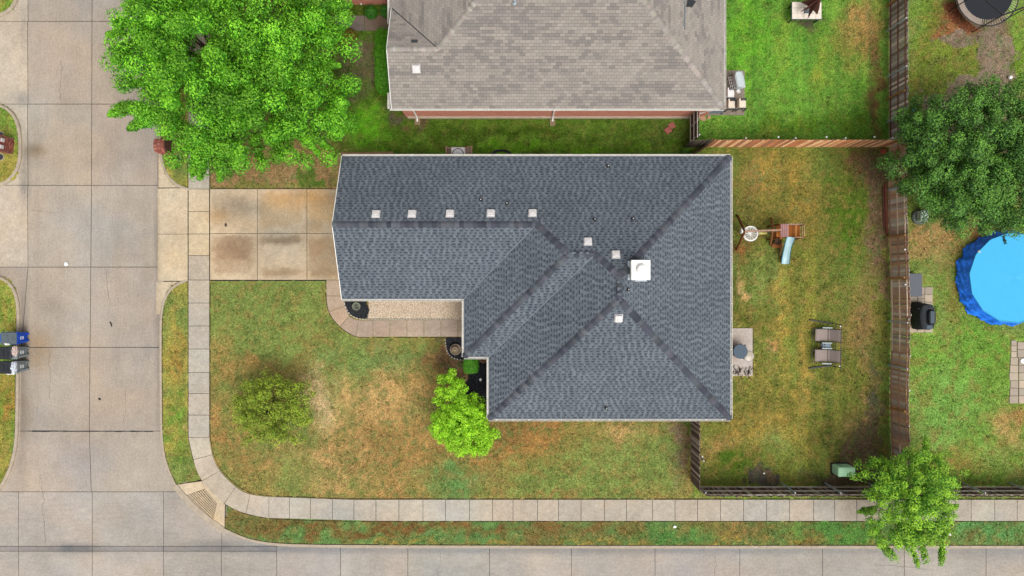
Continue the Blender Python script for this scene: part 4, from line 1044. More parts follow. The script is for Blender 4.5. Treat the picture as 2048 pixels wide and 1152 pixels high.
def solar(label, px, py, z, dx=.1, dy=0):
    x, y = G(px, py, z)
    t = thing('solar_light', label, 'lamp', (x, y, z), group='small solar lights on the fences')
    MB().tube([(-dx, -dy, -.12), (-dx * .4, -dy * .4, -.06), (0, 0, -.03)], .018, 6).build('bracket', M_darkmetal, t)
    MB().lathe((0, 0, -.04), [(.03, 0), (.055, .02), (.055, .05), (.03, .075), (0, .08)], 10).build('lamp_head', M_vent, t)
ords = ['first', 'second', 'third', 'fourth', 'fifth', 'sixth', 'seventh']
for i, y in enumerate((427, 499, 569, 639, 712, 781, 852)):
    solar(f'{ords[i]} small white light down the pool side of the reddish fence', 1813 + (0, -3, -2, 5, 7, 6, 5)[i], y, 1.85)
for i, x in enumerate((1557, 1653, 1749)):
    solar(f'{("left", "middle", "right")[i]} small light on the bright green side of the tan fence', x, 274, 1.75, 0, -.1)
solar('small white light on the right of the dark side fence', 1405, 913, 1.75, -.1 * -1)

# ================================================================== FOLIAGE
def leaves(cent, nrm, L, W, col):
    n = len(cent)
    nrm = nrm / np.linalg.norm(nrm, axis=1, keepdims=True)
    r = rng.normal(size=(n, 3)); t = np.cross(nrm, r); t /= np.linalg.norm(t, axis=1, keepdims=True); b = np.cross(nrm, t)
    L = L * rng.uniform(.7, 1.25, (n, 1)); W = W * rng.uniform(.75, 1.2, (n, 1))
    fold = nrm * W * .25
    V = np.stack([cent - t * L * .5, cent + b * W * .5 - fold, cent + t * L * .5 - fold * .6, cent - b * W * .5 - fold], 1).reshape(-1, 3)
    F = np.arange(4 * n).reshape(n, 4)
    return V, F, col
def clumps_to_leaves(cl, per, rad, L, W, pal, up=.8, out=.7, flat=.7, elong=1.0, tip=None, jitter=.22):
    """cl: (n,6) clump centre + outward direction"""
    n = len(cl); m = n * per
    c = np.repeat(cl[:, :3], per, 0); o = np.repeat(cl[:, 3:6], per, 0); rr = np.repeat(rad * cl[:, 6:7] * rng.uniform(.7, 1.25, (n, 1)), per, 0)
    d = rng.normal(size=(m, 3)); d /= np.linalg.norm(d, axis=1, keepdims=True)
    d *= rng.uniform(.15, 1, (m, 1)) ** .5
    d[:, 2] *= flat
    al = (d * o).sum(1, keepdims=True); d = d + o * al * (elong - 1)
    p = c + d * rr
    nr = d * out + np.array([0, 0, up]) + rng.normal(size=(m, 3)) * .42
    pal = np.array(pal); k = rng.integers(0, len(pal), m)
    f = np.repeat(rng.uniform(1 - jitter, 1 + jitter, (n, 1)), per, 0) * rng.uniform(.8, 1.22, (m, 1))
    col = pal[k] * f
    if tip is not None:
        tt = np.clip((d[:, 2:3] / flat) * .9 + rng.uniform(-.3, .3, (m, 1)), 0, 1) * .75  # clump tops lightened: new growth, and top light painted into the leaf colour
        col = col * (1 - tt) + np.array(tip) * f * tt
    return leaves(p, nr, L, W, col)
def dome_clumps(lobes, dens, low=-.25, jit_=.2):
    out = []
    for (cx, cy, cz, rx, ry, rz) in lobes:
        n = max(4, int(dens * (rx * ry)))
        i = np.arange(n) + .5
        z = 1 - (1 - low) * i / n; ph = i * 2.399963 + rng.uniform(0, 6)
        r = np.sqrt(1 - z * z)
        d = np.stack([r * np.cos(ph), r * np.sin(ph), z], 1)
        s = rng.uniform(.62, 1.08, (n, 1))
        p = d * s * np.array([rx, ry, rz]) + np.array([cx, cy, cz]) + rng.normal(size=(n, 3)) * jit_
        out.append(np.concatenate([p, d / np.linalg.norm(d, axis=1, keepdims=True), np.ones((n, 1))], 1))
    return np.concatenate(out)
def limbs(t, base, fork, tips, r0, name='limb'):
    base, fork = Vector(base), Vector(fork)
    MB().tube([base - Vector((0, 0, .1)), base + Vector((0, 0, .05)), base.lerp(fork, .5) + Vector((.03, -.02, 0)), fork], [r0 * 1.5, r0 * 1.15, r0, r0 * .85], 10).build('trunk', M_bark, t, True)
    for tp in tips:
        tp = Vector(tp); mid = fork.lerp(tp, .5) + Vector((random.uniform(-.2, .2), random.uniform(-.2, .2), random.uniform(.0, .3)))
        MB().tube([fork - Vector((0, 0, .1)), fork.lerp(mid, .5), mid, tp], [r0 * .55, r0 * .42, r0 * .28, r0 * .08], 7).build(name, M_bark, t, True)
def tree(name, label, px, py, lobes_px, dens, per, rad, L, W, pal, r0, fork_z, tip=None, extra=None, cat='tree', **kw):
    """lobes_px: (px, py, z, r px at that height in x, in y, rz metres)"""
    b = G3(px, py, 0); t = thing(name, label, cat, tuple(b))
    lb = []
    for (x, y, z, ax, ay, rz) in lobes_px:
        gx_, gy_ = G(x, y, z); f = S * (CAM_H - z) / CAM_H
        lb.append((gx_ - b.x, gy_ - b.y, z, ax * f, ay * f, rz))
    low = kw.pop('low', -.25); jt = kw.pop('jit_', .2)
    cl = dome_clumps(lb, dens, low, jt)
    if extra is not None:
        ex = []
        for (x, y, z, dx, dy) in extra:
            gx_, gy_ = G(x, y, z)
            for q_, (off, sc_) in enumerate(((-1.1, .8), (-.6, .62), (-.2, .45), (.1, .3))):
                ex.append((gx_ - b.x + dx * off * rad * 1.6, gy_ - b.y + dy * off * rad * 1.6, z - .12 * q_ + .3, dx, dy, .1, sc_))
        ex = np.array(ex); ex[:, 3:6] /= np.linalg.norm(ex[:, 3:6], axis=1, keepdims=True)
        cl = np.concatenate([cl, ex])
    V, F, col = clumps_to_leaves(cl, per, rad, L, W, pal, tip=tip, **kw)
    V[:, 2] = np.maximum(V[:, 2], .03)
    np_mesh('crown', V, F, col, 'FACE', M_leaf, t)
    sel = cl[rng.permutation(len(cl))[:max(6, min(26, len(cl) // 6))]]
    limbs(t, (0, 0, 0), (random.uniform(-.1, .1), random.uniform(-.1, .1), fork_z), [tuple(c[:3] * np.array([.93, .93, .97])) for c in sel], r0)
    return t
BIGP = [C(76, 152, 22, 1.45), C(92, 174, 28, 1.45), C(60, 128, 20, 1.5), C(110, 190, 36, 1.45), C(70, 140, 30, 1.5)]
big_lobes = [(470, 150, 6.6, 150, 130, 2.4), (380, 60, 5.6, 130, 100, 2.0), (560, 60, 5.8, 125, 110, 2.0), (330, 150, 4.6, 90, 70, 1.5), (600, 190, 4.4, 85, 80, 1.6), (480, 270, 4.6, 110, 75, 1.6),
             (430, -60, 5.4, 190, 90, 2.0), (400, 230, 4.6, 90, 60, 1.4), (615, 250, 3.8, 70, 62, 1.2), (655, 195, 3.8, 45, 50, 1.0), (300, 120, 4.0, 70, 50, 1.0), (318, 222, 3.6, 58, 28, .9), (650, 40, 4.2, 50, 60, 1.2), (290, 60, 4.2, 55, 45, 1.0), (420, 310, 3.4, 50, 40, 1.0), (475, 150, 7.2, 60, 50, .9), (450, 140, 6.4, 50, 45, .6), (330, 20, 4.8, 60, 60, 1.0), (520, 120, 6.6, 50, 45, .7)]
fing = []
for (x, y, a) in ((232, 45, 170), (222, 68, 185), (245, 95, 185), (232, 120, 190), (262, 170, 190), (222, 228, 195), (240, 215, 180), (262, 255, 200), (284, 250, 205), (385, 345, 250), (440, 352, 262), (470, 330, 270), (560, 310, 285), (630, 300, 310), (690, 205, 340), (685, 230, 350), (672, 130, 0), (680, 60, 10), (695, 10, 10), (650, 290, 320), (400, 350, 255), (520, 318, 280)):
    fing.append((x, y, 3.4, math.cos(math.radians(a)), math.sin(math.radians(a))))
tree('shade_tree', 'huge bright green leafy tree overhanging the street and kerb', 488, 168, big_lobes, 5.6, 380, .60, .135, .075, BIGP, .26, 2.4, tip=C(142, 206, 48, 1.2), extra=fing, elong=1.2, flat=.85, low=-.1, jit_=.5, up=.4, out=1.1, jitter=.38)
DKP = [C(68, 116, 50, 1.6), C(82, 134, 52, 1.6), C(56, 96, 46, 1.6), C(94, 148, 58, 1.6), C(76, 118, 64, 1.6)]
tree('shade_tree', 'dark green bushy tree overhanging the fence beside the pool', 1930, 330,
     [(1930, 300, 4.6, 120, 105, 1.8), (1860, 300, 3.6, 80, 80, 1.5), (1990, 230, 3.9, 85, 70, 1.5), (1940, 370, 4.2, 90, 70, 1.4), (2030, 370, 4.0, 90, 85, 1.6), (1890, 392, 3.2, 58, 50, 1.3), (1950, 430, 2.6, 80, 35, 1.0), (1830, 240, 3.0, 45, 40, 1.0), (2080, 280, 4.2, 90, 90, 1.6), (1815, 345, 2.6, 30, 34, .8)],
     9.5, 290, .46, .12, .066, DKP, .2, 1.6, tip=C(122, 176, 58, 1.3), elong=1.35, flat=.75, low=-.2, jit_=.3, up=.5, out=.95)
OLP = [C(104, 140, 32, 1.25), C(130, 164, 38, 1.25), C(80, 110, 30, 1.35), C(146, 152, 50, 1.35), C(104, 120, 36, 1.35)]
tree('small_tree', 'sparse olive-green young tree on the front lawn', 545, 822, [(545, 815, 1.9, 62, 58, .8), (520, 850, 1.5, 42, 38, .6), (585, 800, 1.6, 38, 38, .6), (535, 770, 1.5, 36, 24, .5), (500, 810, 1.4, 34, 34, .5), (580, 850, 1.4, 36, 34, .5)],
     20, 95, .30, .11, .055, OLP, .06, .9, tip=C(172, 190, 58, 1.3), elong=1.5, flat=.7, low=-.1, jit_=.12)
LMP = [C(128, 198, 24, 1.35), C(146, 214, 30, 1.35), C(104, 174, 24, 1.35), C(162, 224, 40, 1.35)]
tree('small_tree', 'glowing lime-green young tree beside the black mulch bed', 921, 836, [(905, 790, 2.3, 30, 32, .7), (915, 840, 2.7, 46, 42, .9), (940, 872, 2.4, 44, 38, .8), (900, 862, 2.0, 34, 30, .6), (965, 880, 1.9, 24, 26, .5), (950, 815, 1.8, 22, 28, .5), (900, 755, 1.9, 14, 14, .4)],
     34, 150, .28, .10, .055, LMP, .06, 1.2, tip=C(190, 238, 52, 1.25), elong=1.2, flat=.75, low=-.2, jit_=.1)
CNP = [C(70, 128, 24, 1.5), C(96, 164, 40, 1.5), C(62, 118, 30, 1.5), C(114, 182, 48, 1.5), C(130, 188, 56, 1.5)]
ex2 = [(x, y, 2.3, math.cos(math.radians(a)), -math.sin(math.radians(a))) for (x, y, a) in ((1730, 1018, 170), (1722, 1024, 170), (1772, 1092, 240), (1826, 1104, 260), (1882, 1100, 285), (1905, 960, 20), (1912, 1012, 0), (1895, 1060, 320), (1740, 930, 140), (1850, 900, 80), (1880, 930, 45), (1760, 1090, 230), (1885, 1090, 290), (1845, 1095, 270))]
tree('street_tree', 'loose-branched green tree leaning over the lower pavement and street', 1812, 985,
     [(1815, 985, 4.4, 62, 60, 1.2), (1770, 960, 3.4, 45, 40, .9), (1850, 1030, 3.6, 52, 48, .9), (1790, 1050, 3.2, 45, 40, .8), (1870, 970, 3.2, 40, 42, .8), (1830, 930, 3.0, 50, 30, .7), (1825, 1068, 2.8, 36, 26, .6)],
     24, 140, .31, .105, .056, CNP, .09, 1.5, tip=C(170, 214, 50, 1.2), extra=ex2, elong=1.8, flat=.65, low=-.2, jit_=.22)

def shrub(name, label, px, py, z, wx, wy, h, pal, n, L=.07, W=.045, tip=None, box=True, rz=0.0, cat='shrub'):
    """clipped bush: leaves over a rounded block, twigs inside"""
    x, y = G(px, py, z); t = thing(name, label, cat, (x, y, 0), rz)
    f = S * (CAM_H - z) / CAM_H; sx, sy = wx * f / 2, wy * f / 2
    if box:
        u = rng.uniform(-1, 1, (n, 3)); k = rng.choice(3, n, p=[.2, .25, .55]); u[np.arange(n), k] = np.sign(u[np.arange(n), k])
        d = u / (np.sum(np.abs(u) ** 4, 1, keepdims=True) ** (1 / 4))
    else:
        d = rng.normal(size=(n, 3)); d /= np.linalg.norm(d, axis=1, keepdims=True)
    r = rng.uniform(.80, 1.03, (n, 1)) + .05 * (fbm(d[:, 0] * 3 + px, d[:, 1] * 3 + d[:, 2] * 2, 1.5, 7)[:, None] - .5) * 3
    p = d * r * np.array([sx, sy, h / 2]) + np.array([0, 0, h / 2])
    p[:, 2] = np.maximum(p[:, 2], .02)
    pal_ = np.array(pal); col = pal_[rng.integers(0, len(pal_), n)] * rng.uniform(.75, 1.25, (n, 1))
    if tip is not None:
        w = (rng.uniform(0, 1, (n, 1)) < .35) * .8; col = col * (1 - w) + np.array(tip) * w
    V, F, c = leaves(p, d + np.array([0, 0, .5]) + rng.normal(size=(n, 3)) * .45, L, W, col)
    np_mesh('foliage', V, F, c, 'FACE', M_leaf, t)
    m = MB()
    for k in range(9):
        a = random.uniform(0, 6.28); q = (math.cos(a) * sx * .6 * random.random(), math.sin(a) * sy * .7 * random.random())
        m.tube([(q[0] * .2, q[1] * .3, 0), (q[0] * .7, q[1] * .7, h * .4), (q[0] * 1.1, q[1] * 1.1, h * .8)], [.02, .014, .006], 5)
    m.build('stem', M_bark, t)
    return t
HG = [C(76, 150, 18, 1.6), C(98, 178, 22, 1.6), C(64, 128, 20, 1.6)]
shrub('hedge', 'long clipped bright green hedge against the taupe-roofed house', 765, 117, 1.2, 36, 132, 1.25, HG, 15000, .07, .045, C(120, 190, 26))
shrub('shrub', 'clipped round green shrub at the jog of the slate-grey roof', 941, 732, 1.1, 31, 34, 1.1, [C(76, 156, 26, 1.5), C(96, 182, 34, 1.5), C(60, 126, 24, 1.5)], 6000, .06, .04, C(124, 200, 56))
shrub('shrub', 'yellowish bronze shrub beside the entry path', 694, 68, .7, 34, 34, .7, [C(130, 124, 36), C(150, 132, 44), C(104, 116, 34), C(96, 96, 36)], 2600, .08, .04, C(170, 150, 50), box=False)
shrub('shrub', 'dense green shrub below the red brick corner at the top', 739, 19, .8, 26, 26, .8, [C(54, 122, 28), C(68, 140, 34), C(44, 100, 24)], 2600, .08, .045, C(90, 165, 40), box=False)
shrub('shrub', 'green shrub half under the taupe roof edge at the top', 770, 17, .8, 26, 24, .8, [C(50, 116, 28), C(64, 134, 34), C(42, 96, 24)], 2200, .08, .045, C(84, 156, 40), box=False)
shrub('shrub', 'low dull green shrub in the mulch beside the lower roof corner', 972, 822, .5, 16, 26, .5, [C(70, 96, 36), C(84, 110, 40), C(60, 80, 32)], 900, .07, .04, box=False)
shrub('shrub', 'small leafy undergrowth by the dark gate panel', 1372, 301, .4, 14, 12, .4, [C(80, 140, 36), C(100, 150, 46)], 500, .07, .04, box=False)

# grass blades
def bandmask(x, y, polys):
    m = np.zeros(x.shape, bool)
    px = 1024 + x / S; py = 576 - y / S
    for p in polys: m |= inpoly(px, py, p)
    return m
PAVED = [[(373, -420), (422, -420), (422, 875), (428, 909), (443, 939), (474, 970), (501, 985), (538, 990), (700, 996), (2400, 996), (2400, 1045), (760, 1045), (538, 1040), (490, 1030), (447, 1010), (401, 964), (384, 920), (373, 875)],
         [(370, 374), (715, 374), (715, 564), (370, 564)], [(648, 556), (694, 556), (694, 610), (720, 635), (960, 635), (960, 678), (712, 678), (676, 656), (655, 626)],
         [(671, 300), (791, 299), (791, 382), (671, 382)], [(1400, 652), (1509, 652), (1509, 756), (1400, 756)], [(1400, 137), (1493, 137), (1493, 235), (1400, 235)], [(636, 27), (804, 27), (804, 66), (636, 66)],
         [(686, 560), (686, 612), (720, 640), (930, 640), (930, 676), (888, 676), (894, 712), (925, 724), (930, 760), (915, 800), (960, 830), (990, 830), (990, 560)],
         [(1808, 548), (1868, 548), (1868, 670), (1808, 670)], [(2017, 678), (2200, 678), (2200, 808), (2017, 808)]]
PAVED = PAVED + [[(345, 968), (405, 960), (452, 1008), (450, 1062)]]
NB = 1000000
bx = rng.uniform(-32.5, 32.5, NB); by = rng.uniform(-18.5, 18.5, NB)
ok = np.zeros(NB, bool); OFF = .11
for P in WP:
    a = inpoly(bx, by, P)
    for dx, dy in ((OFF, 0), (-OFF, 0), (0, OFF), (0, -OFF)): a &= inpoly(bx + dx, by + dy, P)
    ok |= a
ok &= ~bandmask(bx, by, PAVED)
ok &= ~((bx > XG + .5) & (bx < XA + .6) & (by > YG + .5) & (by < YN - .5)) & ~((bx > XB + .5) & (bx < XE - .5) & (by > YS_ + .5) & (by < YN - .5)) & ~((bx > nW + .5) & (bx < nE - .4) & (by > nS + .4))
bx, by = bx[ok], by[ok]
gi = np.clip(((by - gy[0]) / CELL).round().astype(int), 0, ny - 1); gj = np.clip(((bx - gx[0]) / CELL).round().astype(int), 0, nx - 1)
bc = LC[gi, gj]
sat = (bc.max(1) - bc.min(1)) / np.maximum(bc.max(1), 1e-4)
keep = rng.random(len(bx)) < np.clip((sat - .42) * 3.5, .06, 1)
bx, by, bc = bx[keep], by[keep], bc[keep]
# weeds and thicker tussocks among the turf
wi_ = rng.choice(len(bx), 5200, replace=False); wn_ = 16
wx_ = np.repeat(bx[wi_], wn_) + rng.normal(size=len(wi_) * wn_) * .045; wy2 = np.repeat(by[wi_], wn_) + rng.normal(size=len(wi_) * wn_) * .045
wt = np.repeat(rng.random(len(wi_)), wn_)[:, None]; wc = np.repeat(bc[wi_], wn_, 0)
wc = np.where(wt < .55, wc * np.array([.55, .72, .5]), np.where(wt < .8, wc * np.array([.8, 1.25, .7]), wc * np.array([1.5, 1.35, 1.3])))
bx = np.concatenate([bx, wx_]); by = np.concatenate([by, wy2]); bc = np.concatenate([bc, wc])
nb = len(bx); an = rng.uniform(0, 6.283, nb); h = rng.uniform(.03, .075, nb); ln = rng.uniform(.01, .06, nb); wd = rng.uniform(.011, .026, nb)
dxn, dyn = np.cos(an), np.sin(an); bz = np.full(nb, -.03)
v0 = np.stack([bx - dyn * wd, by + dxn * wd, bz], 1); v1 = np.stack([bx + dyn * wd, by - dxn * wd, bz], 1); v2 = np.stack([bx + dxn * ln, by + dyn * ln, bz + h], 1)
bcol = bc * rng.uniform(.6, 1.75, (nb, 1)) * (1 + rng.normal(size=(nb, 3)) * .10); bcol = np.maximum(bcol, .003); fl_ = rng.random(nb) < .06; bcol[fl_] = bcol[fl_] * .5 + np.array(C(196, 180, 120)) * .6
go = np_mesh('grass', np.stack([v0, v1, v2], 1).reshape(-1, 3), np.arange(nb * 3).reshape(-1, 3), bcol, 'FACE', M_blade)
tag(go, 'short mown grass blades growing over all the lawns', None, None, 'stuff')

# gravel and mulch beds
def chips(name, label, polys, n, pal, size, z0, mat_=M_chip, base_=True):
    pts = []
    for poly in polys:
        W_ = np.array([G(*p) for p in poly]); lo, hi = W_.min(0), W_.max(0)
        p = rng.uniform(lo, hi, (n * 4, 2)); p = p[inpoly(p[:, 0], p[:, 1], [tuple(q) for q in W_])][:n]; pts.append(p)
        if base_: MB().add([(x, y, z0 - .012) for x, y in W_], [tuple(range(len(W_)))], tuple(np.array(pal).mean(0) * .6)).build('bed_base', mat_)['kind'] = 'structure'
    p = np.concatenate(pts); m = len(p)
    pal_ = np.array(pal); col = pal_[rng.integers(0, len(pal_), m)] * rng.uniform(.7, 1.3, (m, 1))
    a = rng.uniform(0, 6.283, m); s = size * rng.uniform(.5, 1.4, m); t = s * rng.uniform(.4, .8, m)
    c, sn = np.cos(a), np.sin(a)
    cz = z0 + rng.uniform(0, .015, m)
    def pt(u, v, dz): return np.stack([p[:, 0] + c * u * s - sn * v * t, p[:, 1] + sn * u * s + c * v * t, cz + dz], 1)
    tz = rng.uniform(.003, .018, m)
    V = np.stack([pt(-1, -.6, -.01), pt(1, -.7, -.01), pt(.8, .8, -.01), pt(-.9, .6, -.01), pt(-.1, 0, tz)], 1).reshape(-1, 3)
    b = np.arange(m) * 5
    F = np.concatenate([np.stack([b, b + 1, b + 4], 1), np.stack([b + 1, b + 2, b + 4], 1), np.stack([b + 2, b + 3, b + 4], 1), np.stack([b + 3, b, b + 4], 1)])
    o = np_mesh(name, V, F, np.tile(col, (4, 1)), 'FACE', mat_); tag(o, label, None, None, 'stuff')
BLK = [(.014, .015, .018), (.03, .031, .036), (.008, .009, .011), (.05, .052, .058)]
chips('black_mulch', 'black mulch chips at the rounded end of the pebble bed', [[(688, 575), (690, 612), (699, 629), (717, 637), (735, 637), (740, 620), (733, 608), (738, 575)]], 5200, BLK, .028, .025)
chips('black_mulch', 'black mulch chips in the bed beside the lower roof corner', [[(892, 675), (940, 675), (940, 722), (920, 720), (900, 714), (894, 700)], [(934, 716), (990, 712), (990, 835), (975, 835), (950, 825), (925, 800), (920, 788), (931, 770), (938, 757), (936, 742)]], 7000, BLK, .028, .025)
chips('gravel', 'pale pink pebble gravel bed in front of the slate-roofed house', [[(733, 575), (738, 608), (738, 622), (733, 637), (945, 638), (945, 575)]], 22000, [C(230, 212, 184, 1.25), C(238, 224, 202, 1.25), C(210, 186, 154, 1.25), C(184, 158, 130, 1.25), C(246, 236, 220, 1.25)], .022, .025)
chips('leaf_litter', 'rust-brown dead leaves drifted beside the trampoline', [[(1885, 10), (1920, 0), (1930, 40), (1960, 62), (1935, 64), (1905, 45)]], 1500, [C(150, 84, 54), C(176, 112, 72), C(120, 70, 50)], .04, .0, base_=False)
def edging(label, pts, step=.17, size=.13):
    e = thing('edging', label, 'edging', (0, 0, 0))
    P = resample(pts, step); k = 0
    me = [MB().box((0, 0, 0), (size * random.uniform(.9, 1.15), .055, .09), top=.86, col=jit(C(222, 212, 198), .14)).mesh('stone', M_piece) for _ in range(6)]
    for a, b in zip(P, P[1:]):
        d = (b - a); M = Matrix.Translation((a + b) / 2 + Vector((0, 0, .035))) @ Matrix.Rotation(math.atan2(d.y, d.x) + random.gauss(0, .05), 4, 'Z')
        place('stone', random.choice(me), e, M)
edging('row of pale edging stones round the pebble bed', [(687, 596), (690, 612), (699, 630), (717, 638.5), (760, 639), (925, 639)])
edging('pale edging stones curving round the mulch bed by the fountain', [(890, 677), (891, 690), (894, 704), (900, 714), (912, 718), (930, 721)], .14, .1)
edging('grey edging stones under the lime-green tree', [(934, 757), (926, 765), (922, 776), (921, 788)], .14, .1)

# ================================================================== OBJECTS
def top_at(px, py, z): return G3(px, py, z)
# ---- wheeled bins at the kerb
def cart(label, py, body, lidc, open_, blue=False):
    x, y = G(57, py, ZS); t = thing('wheeled_bin', label, 'bin', (x, y, ZS), group='wheeled bins at the kerb')
    mb = mat('bin_' + ('blue' if blue else 'grey'), body, rough=.5, var=.08, scale=5)
    m = MB(); w0, w1 = .29, .35; H = 1.02
    vs = [(-.02, -w0, .06), (-.02, w0, .06), (-.62, w0, .06), (-.62, -w0, .06), (.06, -w1, H), (.06, w1, H), (-.78, w1, H), (-.78, -w1, H)]
    m.add(vs, [(0, 1, 2, 3), (0, 4, 5, 1), (1, 5, 6, 2), (2, 6, 7, 3), (3, 7, 4, 0)])
    for s_ in (-1, 1):        # front corner flutes
        m.add([(-.0, s_ * w0 * .95, .08), (.05, s_ * w0 * .55, .08), (.085, s_ * w1 * .6, .86), (.05, s_ * w1 * .98, .9)], [(0, 1, 2, 3)])
        m.box((.03, s_ * .2, .14), (.06, .12, .2))
    m.box((-.36, 0, H + .01), (.9, .74, .04))
    m.build('body', mb, t)
    for zz, ww in ((.70, .19), (.52, .19)):
        MB().box((.055 + (zz - .5) * .04, 0, zz), (.018, ww, .035), col=(.7, .72, .72)).build('label_strip', M_piece, t)
    ml = mat('lid_' + ('grey' if blue else 'black'), lidc, rough=.5, var=.1, scale=5)
    L = MB(); L.rbox((0, 0, .03), (.92, .72, .07), r=.06); L.box((-.12, 0, .075), (.22, .34, .03)); L.box((.25, 0, .07), (.05, .3, .03)); L.box((.34, -.05, .07), (.04, .12, .02))
    lid = L.build('lid', ml, t); lid.location = (-.38, 0, H + .03)
    if open_: lid.location = (-.5, 0, H + .17); lid.rotation_euler = (0, -.22, 0)
    MB().tube([(-.85, -.28, H - .02), (-.9, -.28, H), (-.9, .28, H), (-.85, .28, H - .02)], .02, 6).build('handle', mb if blue else M_darkmetal, t)
    for s_ in (-1, 1):
        MB().tube([(-.66, s_ * .25, .12), (-.66, s_ * .33, .12)], .12, 12).build('wheel', M_black, t)
cart('blue wheeled bin with a grey lid at the kerb', 674, C(8, 78, 196, 1.2), C(100, 112, 118), False, True)
cart('grey wheeled bin with a propped black lid, between the other two bins', 702.5, C(128, 138, 142, 1.3), (.014, .016, .02), True)
cart('grey wheeled bin with a propped black lid, lowest of the three at the kerb', 730.5, C(128, 138, 142, 1.3), (.014, .016, .02), True)
def bag(label, px, py, z, sx, sy, col, seed, sz=.2):
    x, y = G(px, py, z); rs = np.random.default_rng(seed); n, m_ = 14, 9; vs = []
    for i in range(m_):
        th = math.pi * (i + .5) / m_
        for k in range(n):
            a = 2 * math.pi * k / n; r = 1 + rs.uniform(-.22, .22)
            vs.append((math.sin(th) * math.cos(a) * sx * r, math.sin(th) * math.sin(a) * sy * r, sz * math.cos(th) * r))
    fs = [(i * n + k, (i + 1) * n + k, (i + 1) * n + (k + 1) % n, i * n + (k + 1) % n) for i in range(m_ - 1) for k in range(n)] + [tuple(range(n)), tuple(range((m_ - 1) * n, m_ * n))]
    o = MB().add(vs, fs, col).build('rubbish_bag', M_piece); o.location = (x, y, z); tag(o, label, 'rubbish bag', 'rubbish bags stuffed in the bins')
bag('white and red rubbish bag squeezed under the middle bin lid', 30, 702, 1.03, .12, .32, (.42, .33, .30), 1)
bag('white plastic rubbish bag bulging from the lowest bin', 28, 733, 1.03, .14, .33, (.42, .45, .5), 2)
bag('white bag hanging off the lower side of the lowest bin', 20, 746, .9, .3, .1, (.62, .62, .6), 3, .1)
bag('crumpled white bag between the blue bin and the middle bin', 15, 688, .95, .16, .07, (.66, .64, .62), 4, .12)

# ---- brick letterboxes
def arch_pillar(label, px, py, w, d, hs, doors, rz=0.0, cols=None, dark=None):
    """pillar with a barrel top: w across (y), d deep (x), straight to hs then a half round"""
    x, y = G(px, py); t = thing('brick_letterbox', label, 'letterbox', (x, y, -.02), rz, 'brick letterboxes by the street')
    r = w / 2; core = MB(); prof = [(-r + .02, 0), (-r + .02, hs)] + [(-(r - .02) * math.cos(a), hs + (r - .02) * .8 * math.sin(a)) for a in np.linspace(0, math.pi, 13)[1:-1]] + [(r - .02, hs), (r - .02, 0)]
    n = len(prof); vs = [(-d / 2 + .02, a, b) for a, b in prof] + [(d / 2 - .02, a, b) for a, b in prof]
    core.add(vs, [tuple(range(n)), tuple(range(2 * n - 1, n - 1, -1))] + [(i, n + i, n + (i + 1) % n, (i + 1) % n) for i in range(n)])
    core.build('core', M_mortar, t)
    cols = cols or [C(184, 108, 92), C(166, 92, 78), C(198, 124, 108), C(150, 80, 68)]; dark = dark or cols
    va = [MB().box((0, 0, 0), (.03, .185, .062), col=c).mesh('brick', M_red) for c in dark]
    vb = [MB().box((0, 0, 0), (.185, .03, .062), col=c).mesh('brick', M_red) for c in cols]
    rows_ = int((hs + r * .8) / .073)
    for k in range(rows_):
        z = .04 + k * .073; half = r - .02
        if z > hs: half = (r - .02) * math.sqrt(max(0, 1 - ((z + .03 - hs) / (r * .8)) ** 2))
        off = .0975 if k % 2 else 0
        for i in range(-4, 5):
            yy = i * .195 + off
            if abs(yy) + .08 < half:
                place('brick', random.choice(va), t, Matrix.Translation((d / 2 - .005, yy, z)))
                place('brick', random.choice(va), t, Matrix.Translation((-d / 2 + .005, yy, z)))
        if z < hs:
            for i in range(-2, 3):
                xx = i * .195 + off
                if abs(xx) + .09 < d / 2 + .02:
                    place('brick', random.choice(vb), t, Matrix.Translation((xx, r - .012, z))); place('brick', random.choice(vb), t, Matrix.Translation((xx, -r + .012, z)))
    nb_ = max(8, int(math.pi * r * .9 / .08))
    vt = [MB().box((0, 0, 0), (.185, math.pi * r * .9 / nb_ - .012, .03), col=c).mesh('brick', M_red) for c in cols]
    nd = max(2, round(d / .2))
    for k in range(nb_):
        a = math.pi * (k + .5) / nb_
        for i in range(nd):
            M = Matrix.Translation((-d / 2 + (i + .5) * d / nd, -r * math.cos(a), hs + r * .8 * math.sin(a) - .01)) @ Matrix.Rotation(-(math.pi / 2 - a) * -1 if False else -(a - math.pi / 2) * -1 if False else (math.pi / 2 - a), 4, 'X')
            place('brick', random.choice(vt), t, M)
    for dy, dz, sx in doors:
        MB().rbox((sx * (d / 2 + .02), dy, dz), (.06, .22, .26), r=.02).build('letterbox_door', M_vent, t)
    return t
arch_pillar('barrel-topped red brick letterbox beside the driveway apron', 337, 297.5, .80, .62, .85, [(0, .75, -1)], 0, None, [C(110, 74, 60), C(96, 66, 54), C(124, 84, 66), C(86, 58, 50)])
arch_pillar('double brick letterbox with two silver doors at the left edge', 18, 292, .92, .55, .95, [(.19, .95, 1), (-.21, .95, 1)], -.12)
def disc(name, label, cat, px, py, r, material, h=.02, group=None, z=0, rim=None):
    x, y = G(px, py); t = thing(name, label, cat, (x, y, z), group=group)
    MB().lathe((0, 0, 0), [(r, -.03), (r, h), (r * .93, h + .008), (0, h + .012)], 20).build('lid', material, t)
    MB().lathe((0, 0, 0), [(r * 1.22, -.03), (r * 1.22, h - .004), (r * 1.02, h - .002)], 20).build('rim', rim or M_curb, t)
    return t
disc('meter_cover', 'dark round meter cover above the double letterbox', 'cover', 1, 269, .16, M_darkmetal)
disc('meter_cover', 'dark round meter cover below the double letterbox', 'cover', 1, 314, .18, M_darkmetal)
